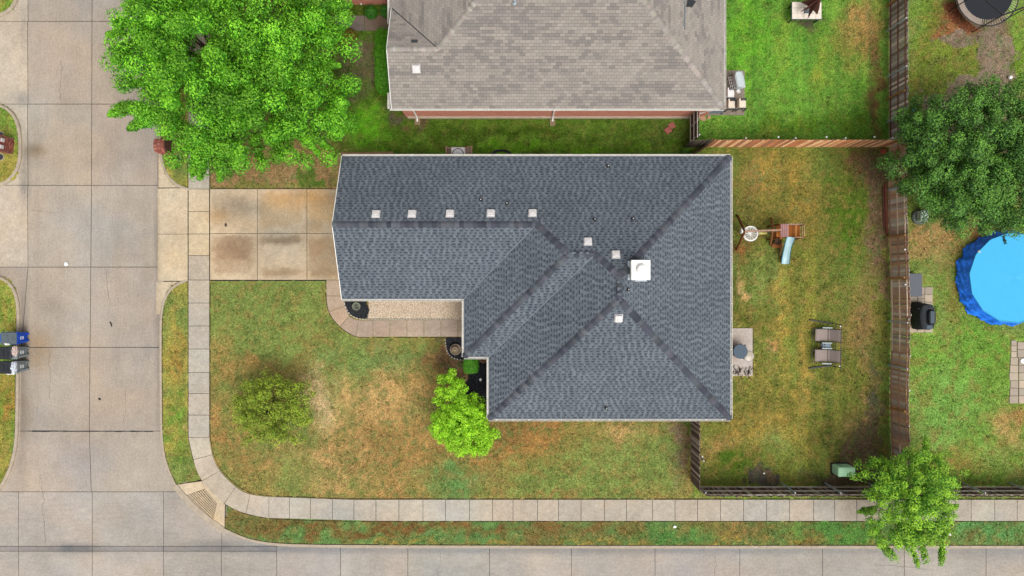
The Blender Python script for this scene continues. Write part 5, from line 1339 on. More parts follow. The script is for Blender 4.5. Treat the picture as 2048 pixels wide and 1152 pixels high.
disc('meter_cover', 'dark round meter cover beside the barrel-topped letterbox', 'cover', 357, 317, .13, M_darkmetal)
dc = disc('drain_cover', 'small rusty oval drain cover on the driveway', 'cover', 452, 450, .10, mat('rust', C(92, 66, 54), rough=.8, var=.3, scale=20), z=ZW)
dc.scale = (.75, 1.1, 1)

# ---- street litter
bag('crumpled white plastic bag lying on the street', 132, 528, ZS + .06, .12, .13, (.62, .64, .64), 8, .06)
def stick(label, px, py, px2, py2, r, col, z=ZS + .02):
    a, b = G3(px, py, 0), G3(px2, py2, 0); t = thing('stick', label, 'stick', (a.x, a.y, z)); d = b - a
    MB().tube([(0, 0, 0), d * .5 + Vector((.03, 0, .01)), d], [r, r * 1.1, r * .7], 6, col=col).build('shaft', M_wood, t)
    MB().tube([d * .6 + Vector((.03, 0, .01)), d * .8 + Vector((.06, .02, .02))], [r * .6, r * .3], 5, col=col).build('twig', M_wood, t)
stick('short dark stick on the street', 218, 644, 221, 653, .035, (.015, .014, .013))
stick('small dark scrap on the street above the black joint', 195, 798, 199, 800, .045, (.012, .012, .012))
for i, (px, py, lb) in enumerate(((1349, 1053, 'white paper scrap on the lower verge'), (1898, 1068, 'white paper scrap on the verge right of the leaning tree'))):
    x, y = G(px, py); m = MB().add([(-.09, -.06, .02), (.08, -.07, .05), (.1, .05, .03), (-.05, .08, .06)], [(0, 1, 2, 3), (3, 2, 1, 0)], (.7, .68, .66)).build('paper_scrap', M_piece); m.location = (x, y, .03); tag(m, lb, 'litter')

# ---- play set
PW = [C(186, 112, 54), C(170, 98, 46), C(150, 86, 44), C(200, 132, 72)]
x0, y0 = G(1575, 468); ps = thing('play_set', 'wooden swing and slide play set with a pale blue slide', 'play set', (x0, y0, 0))
def rel(px, py, z): return G3(px, py, z) - Vector((x0, y0, 0))
dk0 = rel(1552, 450, 1.3); dk1 = rel(1600, 476, 1.3)
for i in range(9):
    xa = dk0.x + (dk1.x - dk0.x) * (i + .5) / 9
    MB().box((xa, (dk0.y + dk1.y) / 2, 1.3), ((dk1.x - dk0.x) / 9 - .018, dk0.y - dk1.y, .03), col=jit(PW[i % 4], .12)).build('deck_board', M_wood, ps)
for xx in (dk0.x, dk1.x):
    for yy in (dk0.y, dk1.y):
        MB().box((xx, yy, .95), (.08, .08, 1.9), col=jit(PW[2], .1)).build('post', M_wood, ps)
for z in (1.55, 1.85):
    MB().beam((dk0.x, dk0.y, z), (dk1.x, dk0.y, z), .035, .08, jit(C(170, 150, 132), .1)).build('rail', M_wood, ps)
    MB().beam((dk1.x, dk0.y, z), (dk1.x, dk1.y, z), .035, .08, jit(C(196, 160, 120), .1)).build('rail', M_wood, ps)
    MB().beam((dk1.x, dk1.y, z), (dk0.x + .95, dk1.y, z), .035, .08, jit(C(186, 150, 120), .1)).build('rail', M_wood, ps)
rp0, rp1 = rel(1561, 448, 1.95), rel(1577, 474, 1.95)
for i in range(4):      # canopy slats
    xa = rp0.x + (rp1.x - rp0.x) * (i + .5) / 4
    MB().box((xa, (rp0.y + rp1.y) / 2, 1.95), ((rp1.x - rp0.x) / 4 - .012, rp0.y - rp1.y, .025), col=jit(C(176, 134, 130), .1)).build('canopy_slat', M_wood, ps)
for i in range(4):      # ladder of wooden rungs on the left end
    a, b = rel(1548, 478, 0), rel(1556, 470, 1.3)
    p = a.lerp(b, (i + .5) / 4); MB().beam(p + Vector((-.2, .25, 0)), p + Vector((.25, -.2, 0)), .09, .04, jit(PW[i % 4], .1)).build('rung', M_wood, ps)
tb0, tb1 = rel(1489, 462.5, 2.05), rel(1563, 460, 2.05)
MB().beam(tb0, tb1, .09, .13, C(188, 150, 128)).build('swing_beam', M_wood, ps)
for fx_, fy_ in ((1474, 430), (1473, 500)):
    MB().beam(rel(fx_, fy_, 0), tb0 + Vector((.02, 0, -.02)), .10, .09, C(122, 72, 40)).build('leg', M_wood, ps)
for a, b in (((1543, 436), (1546, 460)), ((1541, 490), (1545, 462))):
    MB().beam(rel(*a, 0), rel(b[0], b[1], 2.0), .085, .085, C(164, 112, 70)).build('leg', M_wood, ps)
MB().beam(rel(1545, 489, .15), rel(1564, 492, .15), .3, .04, C(176, 110, 62)).build('step', M_wood, ps)
MB().add([rel(1552, 478, .9), rel(1565, 477, .9), rel(1560, 490, .15), rel(1546, 489, .15)], [(0, 1, 2, 3), (3, 2, 1, 0)], C(96, 72, 58)).build('climbing_panel', M_wood, ps)
sl = MB(); N_ = 12; pts = []
for i in range(N_ + 1):
    f = i / N_; z = 1.28 * (1 - f) ** 1.15 + .14 + .09 * math.sin(f * math.pi * 2.2); pxs = 1580.5 - 11.5 * f - 2 * math.sin(f * 3.1); pys = 474 + 54 * f
    pts.append(rel(pxs, pys, z))
vs = []
for i, p in enumerate(pts):
    t_ = (pts[min(i + 1, N_)] - pts[max(i - 1, 0)]); t_.z = 0; t_.normalize(); s_ = Vector((-t_.y, t_.x, 0))
    vs += [p + s_ * .23 + Vector((0, 0, .11)), p + s_ * .19 + Vector((0, 0, .11)), p + s_ * .16, p - s_ * .16, p - s_ * .19 + Vector((0, 0, .11)), p - s_ * .23 + Vector((0, 0, .11))]
sl.add(vs, [(i * 6 + k, i * 6 + k + 1, (i + 1) * 6 + k + 1, (i + 1) * 6 + k) for i in range(N_) for k in range(5)])
sl.build('slide', mat('slide_plastic', C(172, 202, 208, 1.45), rough=.4, var=.12, scale=2.5), ps, True)
edge = MB()
for k in (0, 5): edge.tube([Vector(vs[i * 6 + k]) for i in range(N_ + 1)], .022, 5)
edge.build('slide_edge', mat('slide_rim', C(48, 128, 150), rough=.4), ps)
MB().beam(rel(1565, 486, .05), rel(1560, 512, .05), .1, .06, C(196, 166, 120)).build('sand_board', M_wood, ps)
nest = rel(1501, 467, .55)
MB().tube([nest + Vector((math.cos(a) * .42, math.sin(a) * .42, 0)) for a in np.linspace(0, 2 * math.pi, 25)], .045, 6, cap=False).build('nest_ring', M_white, ps)
web = MB()
for r_ in (.12, .2, .28, .35): web.tube([nest + Vector((math.cos(a) * r_, math.sin(a) * r_, -.04)) for a in np.linspace(0, 2 * math.pi, 19)], .014, 4, cap=False)
for a in np.linspace(0, 2 * math.pi, 13)[:-1]: web.tube([nest + Vector((0, 0, -.05)), nest + Vector((math.cos(a) * .42, math.sin(a) * .42, 0))], .013, 4)
web.build('nest_web', M_white, ps)
for a in (.5, 2.6, 3.7, 5.8):
    MB().tube([nest + Vector((math.cos(a) * .42, math.sin(a) * .42, 0)), Vector((nest.x + math.cos(a) * .1, tb0.y, 2.0))], .012, 4).build('rope', M_vent, ps)
ys = rel(1526, 466, .5)
MB().rbox((ys.x, ys.y, .5), (.52, .17, .03), r=.04).build('swing_seat', mat('yellow_plastic', C(250, 232, 130), rough=.4), ps)
for s_ in (-1, 1): MB().tube([(ys.x + s_ * .24, ys.y, .5), (ys.x + s_ * .22, tb0.y, 2.0)], .01, 4).build('chain', M_steel, ps)
bs = rel(1487, 461, .9); MB().rbox((bs.x, bs.y, .8), (.3, .3, .35), r=.08).build('baby_seat', M_white, ps)

# ---- glider bench
x0, y0 = G(1646, 690); gb = thing('garden_glider', 'two-seat garden glider with taupe seats and a black frame', 'garden glider', (x0, y0, 0), math.radians(-1.2))
for cy in (.62, -.60):
    n_ = 9; vs = []
    prof = [(-.66, .42), (-.58, .455), (-.42, .44), (-.2, .40), (.08, .39), (.2, .44), (.34, .60), (.52, .82), (.64, .94)]
    s_ = MB(); hw = .34
    for xx, zz in prof: vs += [(xx, cy - hw, zz), (xx, cy + hw, zz), (xx, cy + hw, zz - .025), (xx, cy - hw, zz - .025)]
    for i in range(n_ - 1):
        for k in range(4): s_.add([], []); 
    fs = [(i * 4 + k, i * 4 + (k + 1) % 4, (i + 1) * 4 + (k + 1) % 4, (i + 1) * 4 + k) for i in range(n_ - 1) for k in range(4)] + [(0, 1, 2, 3), (32, 33, 34, 35)]
    s_.add(vs, fs); s_.build('seat', M_fabric, gb)
    MB().beam((.1, cy - hw, .415), (.1, cy + hw, .415), .02, .012).build('seam', M_darkmetal, gb)
    for e in (-1, 1):
        MB().tube([(-.82, cy + e * (hw + .03), .40), (-.6, cy + e * (hw + .03), .46), (.1, cy + e * (hw + .03), .42), (.66, cy + e * (hw + .03), .97)], .02, 6).build('seat_rail', M_darkmetal, gb)
        MB().rbox((-.06, cy + e * (hw + .11), .66), (.6, .07, .03), r=.02).build('armrest', M_vent if False else mat('pale_armrest', C(190, 204, 204), rough=.5), gb)
        MB().tube([(-.34, cy + e * (hw + .11), .64), (-.36, cy + e * (hw + .09), .3)], .018, 6).build('arm_post', M_darkmetal, gb)
    MB().tube([(-.82, cy - hw, .40), (-.82, cy + hw, .40)], .02, 6).build('footrail', M_darkmetal, gb)
ct = MB(); ct.rbox((-.02, 0, .52), (.5, .32, .04), r=.03); ct.build('table', mat('glass_table', C(122, 140, 156), rough=.25, var=.1), gb)
for e in (-1, 1): MB().lathe((-.16, e * .08, .541), [(.05, 0), (.05, .004), (0, .004)], 12).build('cup_hole', M_black, gb)
MB().box((-.33, 0, .5), (.1, .3, .05)).build('table_rail', M_darkmetal, gb)
for e, yy in ((1, 1.42), (-1, -1.34)):
    MB().beam((-.85, yy + .07 * e, .05), (.52, yy - .12 * e, .05), .07, .07).build('base_leg', M_darkmetal, gb)
    MB().tube([(.5, yy - .1 * e, .05), (.46, yy - .15 * e, 1.25)], .025, 6).build('frame_post', M_darkmetal, gb)
    MB().lathe((.42, yy - .22 * e, 1.2), [(.035, 0), (.035, .05), (0, .06)], 10).build('frame_knob', M_white, gb)
for xx, zz in ((.46, 1.25), (.66, .2)):
    MB().tube([(xx, -1.3, zz), (xx, 1.32, zz)], .024, 6).build('cross_bar', M_darkmetal, gb)

# ---- patio: round grill table, heap of sticks
x0, y0 = G(1480.5, 703, .75); ft = thing('fire_table', 'round black-legged table with a slate-blue top on the pale patio', 'table', (x0, y0, .05))
MB().lathe((0, 0, .0), [(.40, .66), (.43, .68), (.43, .73), (.40, .745), (0, .745)], 32).build('table_top', mat('slate_top', C(82, 100, 118), rough=.6, var=.1, scale=10), ft)
MB().lathe((0, 0, 0), [(.36, .3), (.41, .5), (.43, .66)], 28).build('bowl', M_darkmetal, ft)
for a in (.9, 2.3, 3.6, 5.2):
    MB().tube([(math.cos(a) * .36, math.sin(a) * .36, .62), (math.cos(a) * .5, math.sin(a) * .5, 0)], .025, 6).build('leg', M_black, ft)
    MB().lathe((math.cos(a) * .47, math.sin(a) * .47, .66), [(.045, 0), (.045, .05), (0, .06)], 8).build('knob', M_black, ft)
x0, y0 = G(1497, 712); gm = thing('glass_lid', 'pale round glass lid lying under the slate-blue table', 'lid', (x0, y0, .05))
MB().lathe((0, 0, 0), [(.30, 0), (.31, .015), (.3, .03), (.18, .06), (0, .075)], 28).build('dish', mat('pale_glass', C(206, 194, 176), rough=.2, var=.08), gm)
MB().tube([(math.cos(a) * .305, math.sin(a) * .305, .02) for a in np.linspace(0, 6.283, 25)], .012, 5, cap=False).build('rim', M_grey, gm)
x0, y0 = G(1477, 742); hp = thing('stick_heap', 'heap of dark and pale twisted sticks at the lower end of the patio', 'firewood', (x0, y0, .05))
hc = [(.02, .018, .016), (.45, .42, .38), (.06, .045, .036), (.3, .26, .22), (.012, .012, .012)]
for i in range(44):
    cx_, cy_ = random.uniform(-.5, .72), random.gauss(0, .12); L_ = random.uniform(.16, .38); a = math.pi / 2 + random.gauss(0, .5); b_ = random.uniform(-.1, .1); z = .03 + .1 * random.random() * math.exp(-(cx_ / .6) ** 2)
    d_ = Vector((math.cos(a), math.sin(a), random.uniform(-.08, .08))); c_ = Vector((cx_, cy_, z))
    MB().tube([c_ - d_ * L_ / 2, c_ + Vector((b_, 0, .03)), c_ + d_ * L_ / 2], [.018, .024, .012], 5, col=hc[i % 5]).build('stick', M_wood, hp)
stick('single thin stick lying on the patio', 1500, 743, 1504, 733, .012, (.05, .035, .03), .06)

# ---- utility boxes
x0, y0 = G(1688, 940.5, 0); tf = thing('transformer_box', 'pale green metal utility cabinet by the lower fence', 'utility box', (x0 - .25, y0 + .12, 0))
MB().prism([(-.56, -.34), (.56, -.34), (.56, .34), (-.56, .34)], -.05, .04).build('base_pad', M_joint, tf)
tb = MB(); tb.rbox((0, 0, .42), (.98, .55, .78), r=.07, n=4); tb.build('cabinet', M_green, tf)
MB().rbox((0, 0, .83), (1.02, .57, .06), r=.08, n=4).build('cabinet_lid', M_green, tf)
MB().box((-.2, .285, .4), (.02, .02, .6)).build('door_seam', M_darkmetal, tf)
MB().box((-.505, -.05, .45), (.03, .12, .04)).build('handle', M_steel, tf)
x0, y0 = G(1838, 434); ub = thing('utility_pedestal', 'round dark utility pit with a pale green rectangular cover under the dark tree', 'utility box', (x0, y0, 0))
MB().lathe((0, 0, 0), [(.47, -.03), (.46, .10), (.40, .16), (.34, .16), (.3, .10), (0, .1)], 26).build('rim', mat('rim_concrete', C(118, 126, 116), rough=.9, var=.2, scale=8), ub)
MB().rbox((.02, .02, .34), (.46, .64, .40), r=.05).build('cover', mat('pale_green_cover', C(184, 200, 188, 1.2), rough=.6, var=.18, scale=7), ub)
MB().box((.02, .36, .3), (.42, .1, .34), top=.9).build('hood', M_darkmetal, ub)

# ---- pool
pz = 1.0; pc = G3(2029, 556, pz); pool = thing('paddling_pool', 'round above-ground pool under a bright blue cover', 'pool', (pc.x, pc.y, 0))
R_ = 89 * S * (CAM_H - pz) / CAM_H
MB().lathe((0, 0, 0), [(R_ - .04, 0), (R_ - .04, pz - .12), (R_ - .3, pz - .14)], 64).build('pool_wall', mat('pool_wall', C(60, 130, 200), rough=.5), pool)
v = []; fs = []; NA, NR = 96, 10
for i in range(NR + 1):
    r = R_ * i / NR
    for k in range(NA):
        a = 2 * math.pi * k / NA; poly = 1 / math.cos(((a + .1) % (2 * math.pi / 14)) - math.pi / 14) * .985
        v.append((r * poly * math.cos(a), r * poly * math.sin(a), pz - .035 * (1 - (i / NR) ** 2) + .003 * math.sin(3 * a)))
for i in range(NR):
    for k in range(NA): fs.append((i * NA + k, i * NA + (k + 1) % NA, (i + 1) * NA + (k + 1) % NA, (i + 1) * NA + k))
MB().add(v, fs).build('cover', M_pool, pool, True)
v = []; fs = []; NA, NR = 220, 12; rs = np.random.default_rng(5)
w1, w2 = rs.uniform(0, 6.28, 40), rs.uniform(.3, 1, 40)
for i in range(NR + 1):
    f = i / NR
    for k in range(NA):
        a = 2 * math.pi * k / NA
        fold = sum(w2[q] * math.sin((9 + 3 * q) * a + w1[q]) for q in range(9)) / 5.0
        flare = .02 + .20 * f + f ** 1.2 * (.16 * fold + .05 * math.sin(5 * a + 1)) + .09 * fold * math.sin(3.14 * f) + .04 * f * math.sin(16 * f + 17 * a) + .03 * f * math.sin(61 * a + 6 * f)
        poly = 1 / math.cos(((a + .1) % (2 * math.pi / 14)) - math.pi / 14) * .985
        v.append(((R_ * (poly * (1 - f) + f) + flare) * math.cos(a), (R_ * (poly * (1 - f) + f) + flare) * math.sin(a), max(.03, pz * (1 - f * .98) + .02 + .05 * fold * f * math.sin(13 * f))))
for i in range(NR):
    for k in range(NA): fs.append((i * NA + k, i * NA + (k + 1) % NA, (i + 1) * NA + (k + 1) % NA, (i + 1) * NA + k))
MB().add(v, fs).build('cover_skirt', M_tarp, pool, True)
MB().tube([(v[k][0], v[k][1], v[k][2] + .005) for k in range(0, NA, 2)] + [v[0]], .025, 6, cap=False).build('rim_rope', M_pool, pool)
x0, y0 = G(1958, 503, 1.0); tb_ = thing('chlorine_float', 'tiny pale float on the edge of the blue pool cover', 'float', (x0, y0, .99)); MB().lathe((0, 0, 0), [(.07, 0), (.08, .03), (.05, .06), (0, .065)], 12).build('cap', M_vent, tb_); MB().lathe((0, 0, .06), [(.035, 0), (.03, .03), (0, .035)], 10).build('knob', M_green, tb_)
x0, y0 = G(2008, 478, 1.0); tw = thing('fallen_twig', 'dark leafy twig lying on the blue pool cover', 'twig', (x0, y0, 1.0))
MB().tube([(-.1, .3, .02), (0, 0, .02), (.1, -.3, .02)], [.012, .01, .005], 5).build('stem', M_bark, tw)
pp = rng.uniform(-1, 1, (70, 1)); cpos = np.concatenate([pp * .1 + rng.normal(size=(70, 1)) * .05, -pp * .3 + rng.normal(size=(70, 1)) * .04, np.full((70, 1), .03)], 1)
V, F, c = leaves(cpos, rng.normal(size=(70, 3)) * .4 + np.array([0, 0, 1]), .09, .045, np.tile(np.array(C(30, 70, 50)), (70, 1))); np_mesh('leaf_spray', V, F, c, 'FACE', M_leaf, tw)

# ---- pavers
def pavers(label, rects, z=.03, cols=None):
    t = thing('paver_patio', label, 'paving', (*G(rects[0][0], rects[0][1]), 0)); o = Vector(t.location)
    for (xa, ya, xb, yb) in rects:
        a, b = G3(xa, ya), G3(xb, yb)
        MB().box(((a.x + b.x) / 2 - o.x, (a.y + b.y) / 2 - o.y, z - .03 + random.uniform(-.004, .004)), (abs(b.x - a.x) - .02, abs(a.y - b.y) - .02, .07), rz=random.gauss(0, .006), col=jit(random.choice(cols or [C(196, 178, 156), C(184, 168, 150), C(206, 186, 162)]), .06), top=.985).build('paver', M_piece, t)
pr = [(1831, 551, 1841, 562), (1831, 562, 1841, 574)]
for ya, yb in ((574, 589), (589, 604), (604, 619), (619, 634), (634, 649), (649, 665)):
    for xa, xb in ((1819, 1834), (1834, 1849), (1849, 1865)):
        if xa == 1834 and ya == 589: pr += [(1834, 589, 1849, 597), (1834, 597, 1849, 604)]
        elif not (xa == 1819 and ya < 600): pr.append((xa, ya, xb, yb))
pr += [(1810, 593, 1819, 604), (1810, 604, 1819, 618), (1819, 593, 1834, 604)]
pavers('beige pavers under the black covered barbecue', pr)
pr = [(2021.5, 680.5, 2033, 691.5), (2021.5, 691.5, 2033, 703), (2021.5, 703, 2033, 715), (2034, 684, 2056, 699), (2034, 699, 2056, 715)]
for k in range(6):
    pr += [(2020 - (k % 3), 715 + k * 15.3, 2036, 715 + (k + 1) * 15.3), (2037, 715 + k * 15.3, 2058, 715 + (k + 1) * 15.3), (2058, 715 + k * 15.3, 2079, 715 + (k + 1) * 15.3)]
pavers('beige paver patio at the right edge below the pool', pr)
for i, (px, py, a) in enumerate(((1336, 261, .6), (1343.5, 251.5, .55))):
    x, y = G(px, py); o = MB().box((0, 0, 0), (.38, .36, .05), rz=a, col=jit(C(178, 106, 92), .05), top=.97).build('red_paver', M_red); o.location = (x, y, .03); tag(o, ('lower-left', 'upper-right')[i] + ' of two loose red pavers on the side lawn', 'paver', 'loose red pavers')
for i, (px, py) in enumerate(((1406, 237), (1417, 235))):
    x, y = G(px, py); o = MB().prism([(-.18, -.1), (.1, -.17), (.19, .02), (-.02, .2), (-.15, .12)] if i == 0 else [(-.1, -.12), (.1, -.08), (.12, .1), (-.04, .14)], -.02, .05, C(200, 156, 124)).build('broken_stone', M_piece); o.location = (x, y, 0); tag(o, ('larger', 'smaller')[i] + ' broken tan stone beside the short dark fence', 'stone', 'broken tan stones')
x, y = G(1766, 303); bk = thing('brick_block', 'single red brick at the top corner of the play set lawn', 'brick', (x, y, 0)); MB().box((0, 0, .06), (.32, .26, .14), rz=.1, col=C(182, 96, 72), top=.95).build('block', M_red, bk); MB().box((.1, -.35, .03), (.2, .14, .08), rz=.5, col=C(176, 150, 130)).build('chip', M_red, bk)
for i, (px, py) in enumerate(((835, 244), (1105, 246))):
    x, y = G(px, py); t = thing('splash_block', f'concrete splash block under the {("left", "right")[i]} downspout of the taupe-roofed house', 'splash block', (x, y, 0), group='splash blocks')
    MB().box((0, 0, .02), (.3, .36, .05), col=C(150, 128, 98)).build('base', M_piece, t)
    for s_ in (-1, 1): MB().box((s_ * .13, 0, .06), (.04, .36, .06), col=C(172, 150, 116)).build('side', M_piece, t)
    MB().box((0, .16, .06), (.22, .04, .06), col=C(172, 150, 116)).build('back', M_piece, t)

# ---- storage box, covered barbecue
x0, y0 = G(1836, 570, .75); bx_ = thing('storage_box', 'charcoal storage box against the reddish fence', 'storage box', (x0 - .12, y0, 0)); mst = mat('charcoal_plastic', C(104, 108, 118), rough=.6, var=.06, scale=6)
MB().box((0, 0, .33), (.72, 1.3, .62), top=1.02).build('body', M_darkmetal, bx_); MB().rbox((.0, 0, .69), (.76, 1.36, .1), r=.03).build('lid', mst, bx_)
for s_ in (-1, 1): MB().box((-.385, s_ * .3, .62), (.02, .12, .1)).build('hinge', M_steel, bx_)
x0, y0 = G(1835, 632); cb = thing('covered_barbecue', 'barbecue under a black cover on beige pavers', 'barbecue', (x0, y0, .03))
def hull(prof_rows, name, material, parent):
    m = MB(); n = len(prof_rows[0]); vs = [p for r in prof_rows for p in r]; fs = [(i * n + k, i * n + (k + 1) % n, (i + 1) * n + (k + 1) % n, (i + 1) * n + k) for i in range(len(prof_rows) - 1) for k in range(n)] + [tuple(range((len(prof_rows) - 1) * n, len(prof_rows) * n))]
    return m.add(vs, fs).build(name, material, parent)
def rr(cx, cy, hx, hy, z, wob=.02, n=28, p=4.0):
    o = []
    for k in range(n):
        a = 2 * math.pi * k / n; c, s = math.cos(a), math.sin(a); q = (abs(c) ** p + abs(s) ** p) ** (-1 / p) * (1 + random.uniform(-wob, wob))
        o.append((cx + c * q * hx, cy + s * q * hy, z))
    return o
hull([rr(0, -.02, .47, .78, .05, .05), rr(.0, -.02, .46, .77, .5, .04), rr(.05, -.02, .42, .74, .86, .03), rr(.08, -.0, .36, .68, .92, .02)], 'cover', M_rubber, cb)
hull([rr(.18, -.04, .22, .44, .9, .02), rr(.18, -.04, .2, .42, 1.1, .02), rr(.17, -.04, .12, .38, 1.16, .02)], 'hood_cover', M_rubber, cb)
MB().rbox((.16, -.02, 1.15), (.26, .72, .04), r=.03).build('hood_panel', mat('slate_fabric', C(84, 98, 108), rough=.7, var=.1, scale=9), cb)
MB().rbox((.12, -.6, .93), (.36, .24, .05), r=.04).build('side_shelf', mat('slate_fabric2', C(84, 100, 114), rough=.6, var=.1, scale=9), cb)
MB().lathe((.43, -.08, .8), [(.06, 0), (.06, .03), (0, .035)], 14).build('badge', M_white, cb)
hull([rr(-.12, .66, .34, .2, .04, .1, 20, 2), rr(-.1, .64, .3, .17, .5, .12, 20, 2), rr(-.06, .62, .2, .1, .82, .1, 20, 2)], 'cover_fold', M_rubber, cb)
MB().tube([(-.42, .46, .72), (-.1, .44, .9), (.2, .52, 1.0), (.36, .54, .98)], .016, 6).build('tie_cord', M_grey, cb)
MB().tube([(.1, .5, .97), (.22, .7, .9)], .012, 5).build('tie_loop', M_grey, cb)

# ---- lumber by the fence
x0, y0 = G(1771, 430); lm = thing('timber_plank', 'long rust-red timber plank lying along the reddish fence', 'timber', (x0, y0, .03))
MB().beam((-.04, 1.9, .04), (.05, -1.15, .04), .13, .06, C(150, 88, 70)).build('plank', M_wood, lm); MB().beam((-.19, 1.7, .03), (-.1, -.9, .03), .09, .05, C(112, 74, 62)).build('plank', M_wood, lm)
x0, y0 = G(1527, 946); bl = thing('ball', 'small white ball on the dark bare earth patch', 'ball', (x0, y0, .02)); MB().lathe((0, 0, 0), [(.02, 0), (.055, .03), (.06, .06), (.04, .1), (0, .115)], 12).build('shell', M_white, bl)

# ---- garden bed ornaments
def planter(label, px, py, r, ringcol, fill, z=.03, tiers=1, cat='planter'):
    x, y = G(px, py); t = thing('planter' if tiers == 1 else 'fountain', label, cat, (x, y, z))
    mm = mat('stone_%d' % int(px), ringcol, rough=.85, var=.25, scale=14)
    MB().lathe((0, 0, 0), [(r * .8, 0), (r, .26), (r * 1.02, .3), (r * .86, .3), (r * .8, .22), (0, .22)], 28).build('bowl', mm, t)
    f = MB()
    for i in range(60):
        a = random.uniform(0, 6.28); q = r * .72 * math.sqrt(random.random()); f.box((q * math.cos(a), q * math.sin(a), .235), (.04, .03, .03), rz=a, col=jit(random.choice(fill), .2))
    f.build('filling', M_chip, t)
    if tiers > 1:
        MB().lathe((0, 0, 0), [(.05, .2), (.05, .5), (r * .35, .56), (r * .6, .64), (r * .56, .66), (r * .3, .6), (0, .6)], 24).build('upper_bowl', mm, t)
        MB().lathe((0, 0, .6), [(.06, 0), (.03, .1), (.05, .16), (0, .2)], 12).build('finial', mat('finial', C(190, 180, 120), rough=.7), t)
planter('round stone planter in black mulch at the end of the pebble bed', 715, 612.5, .24, C(150, 156, 132), [(.02, .02, .022), (.1, .1, .09), (.2, .19, .17)])
planter('round tiered stone fountain in the mulch bed below the garden path', 912, 698, .33, C(160, 140, 118), [C(140, 128, 112), C(110, 104, 92)], tiers=2, cat='fountain')
planter('round terracotta pot tucked under the roof jog', 967, 716, .26, C(164, 124, 96), [C(150, 110, 84), C(90, 70, 56)])
x, y = G(961, 759, .3); gl = thing('garden_light', 'small white globe light in black mulch', 'lamp', (x, y, .03)); MB().tube([(0, 0, 0), (0, 0, .25)], .015, 6).build('stake', M_darkmetal, gl); MB().lathe((0, 0, .22), [(.02, 0), (.07, .03), (.08, .07), (.06, .12), (0, .15)], 14).build('globe', M_white, gl)

# ---- air conditioner in its paver frame
x0, y0 = G(918, 313); ac = thing('air_conditioner', 'white air-conditioning unit half hidden under the slate roof edge', 'air conditioner', (x0, y0, .03))
MB().rbox((0, 0, .38), (.84, .84, .72), r=.09).build('casing', M_vent, ac)
MB().lathe((0, 0, .735), [(.34, 0), (.34, .02), (.30, .02), (.29, -.002), (0, .003)], 28).build('fan_ring', M_darkmetal, ac)
for k in range(10):
    a = 2 * math.pi * k / 10; MB().beam((0, 0, .752), (math.cos(a) * .31, math.sin(a) * .31, .752), .012, .006).build('grille_bar', M_steel, ac)
acp = thing('paver_surround', 'brown paver frame round the air-conditioning unit', 'paving', (x0, y0, 0))
for (dx, dy, sx, sy) in ((-.56, .49, .24, .11), (-.28, .49, .28, .11), (.02, .49, .28, .11), (.32, .49, .28, .11), (-.75, .35, .11, .5), (.75, .35, .11, .5), (-.75, -.1, .11, .35), (.75, -.1, .11, .35), (.55, .53, .16, .12)):
    MB().box((dx, dy, .05), (sx, sy, .12), col=jit(random.choice([C(160, 124, 98), C(178, 146, 116), C(140, 106, 84)]), .1), rz=random.gauss(0, .03)).build('paver', M_piece, acp)
MB().box((0, .1, .005), (1.35, .9, .04), col=C(164, 146, 124)).build('pad', M_piece, acp)
x0, y0 = G(1003, 309); hs_ = thing('coiled_hose', 'black coiled hose at the slate roof edge', 'hose', (x0, y0, 0))
for k in range(4): MB().tube([(math.cos(a) * (.3 + .04 * k) * 1.4, math.sin(a) * (.2 + .02 * k), .04 + .03 * k + .01 * math.sin(3 * a)) for a in np.linspace(0, 6.283, 22)], .03, 6, cap=False).build('coil', M_black, hs_)

# ---- neighbour's patio: covered grill and chairs
M_grill = mat('grill_cover', C(206, 216, 218, 1.7), rough=.5, var=.15, scale=9); M_grill2 = mat('grill_flap', C(236, 236, 232, 1.6), rough=.5, var=.12, scale=9)
x0, y0 = G(1477, 160, .9); gr = thing('grill', 'white covered grill cart on the neighbour patio', 'grill', (x0, y0, .05), math.radians(12))
hull([rr(.06, 0, .3, .5, .55, .02), rr(.05, 0, .3, .49, .85, .02), rr(.0, 0, .22, .47, 1.0, .02), rr(-.02, 0, .14, .44, 1.05, .02)], 'cover', M_grill, gr)
MB().add([(.02, -.5, 1.04), (.02, .46, 1.04), (.34, .46, .78), (.34, -.5, .78), (.02, -.5, 1.02), (.02, .46, 1.02), (.34, .46, .76), (.34, -.5, .76)], [(0, 1, 2, 3), (7, 6, 5, 4), (0, 3, 7, 4), (1, 0, 4, 5), (2, 1, 5, 6), (3, 2, 6, 7)]).build('cover_flap', M_grill2, gr)
for k in range(5): MB().tube([(-.46, -.4 + k * .18, .62), (-.24, -.4 + k * .18, .66)], .01, 5).build('shelf_wire', M_vent, gr)
for xx in (-.46, -.35, -.25): MB().tube([(xx, -.42, .64), (xx, .34, .64)], .011, 5).build('shelf_rail', M_vent, gr)
for xx, yy in ((-.2, -.4), (-.2, .4), (.3, -.4), (.3, .4)): MB().tube([(xx, yy, .1), (xx, yy, .6)], .018, 6).build('leg', M_darkmetal, gr)
MB().tube([(-.62, .18, .5), (-.4, .34, .55), (-.25, .42, .6)], .025, 6).build('handle', M_black, gr)
MB().lathe((-.62, .18, .46), [(.05, 0), (.06, .04), (.0, .1)], 10).build('handle_knob', M_black, gr)
MB().lathe((-.06, -.6, .62), [(.12, 0), (.13, .03), (.1, .06), (.06, .03), (0, .03)], 16).build('side_burner', M_vent, gr)
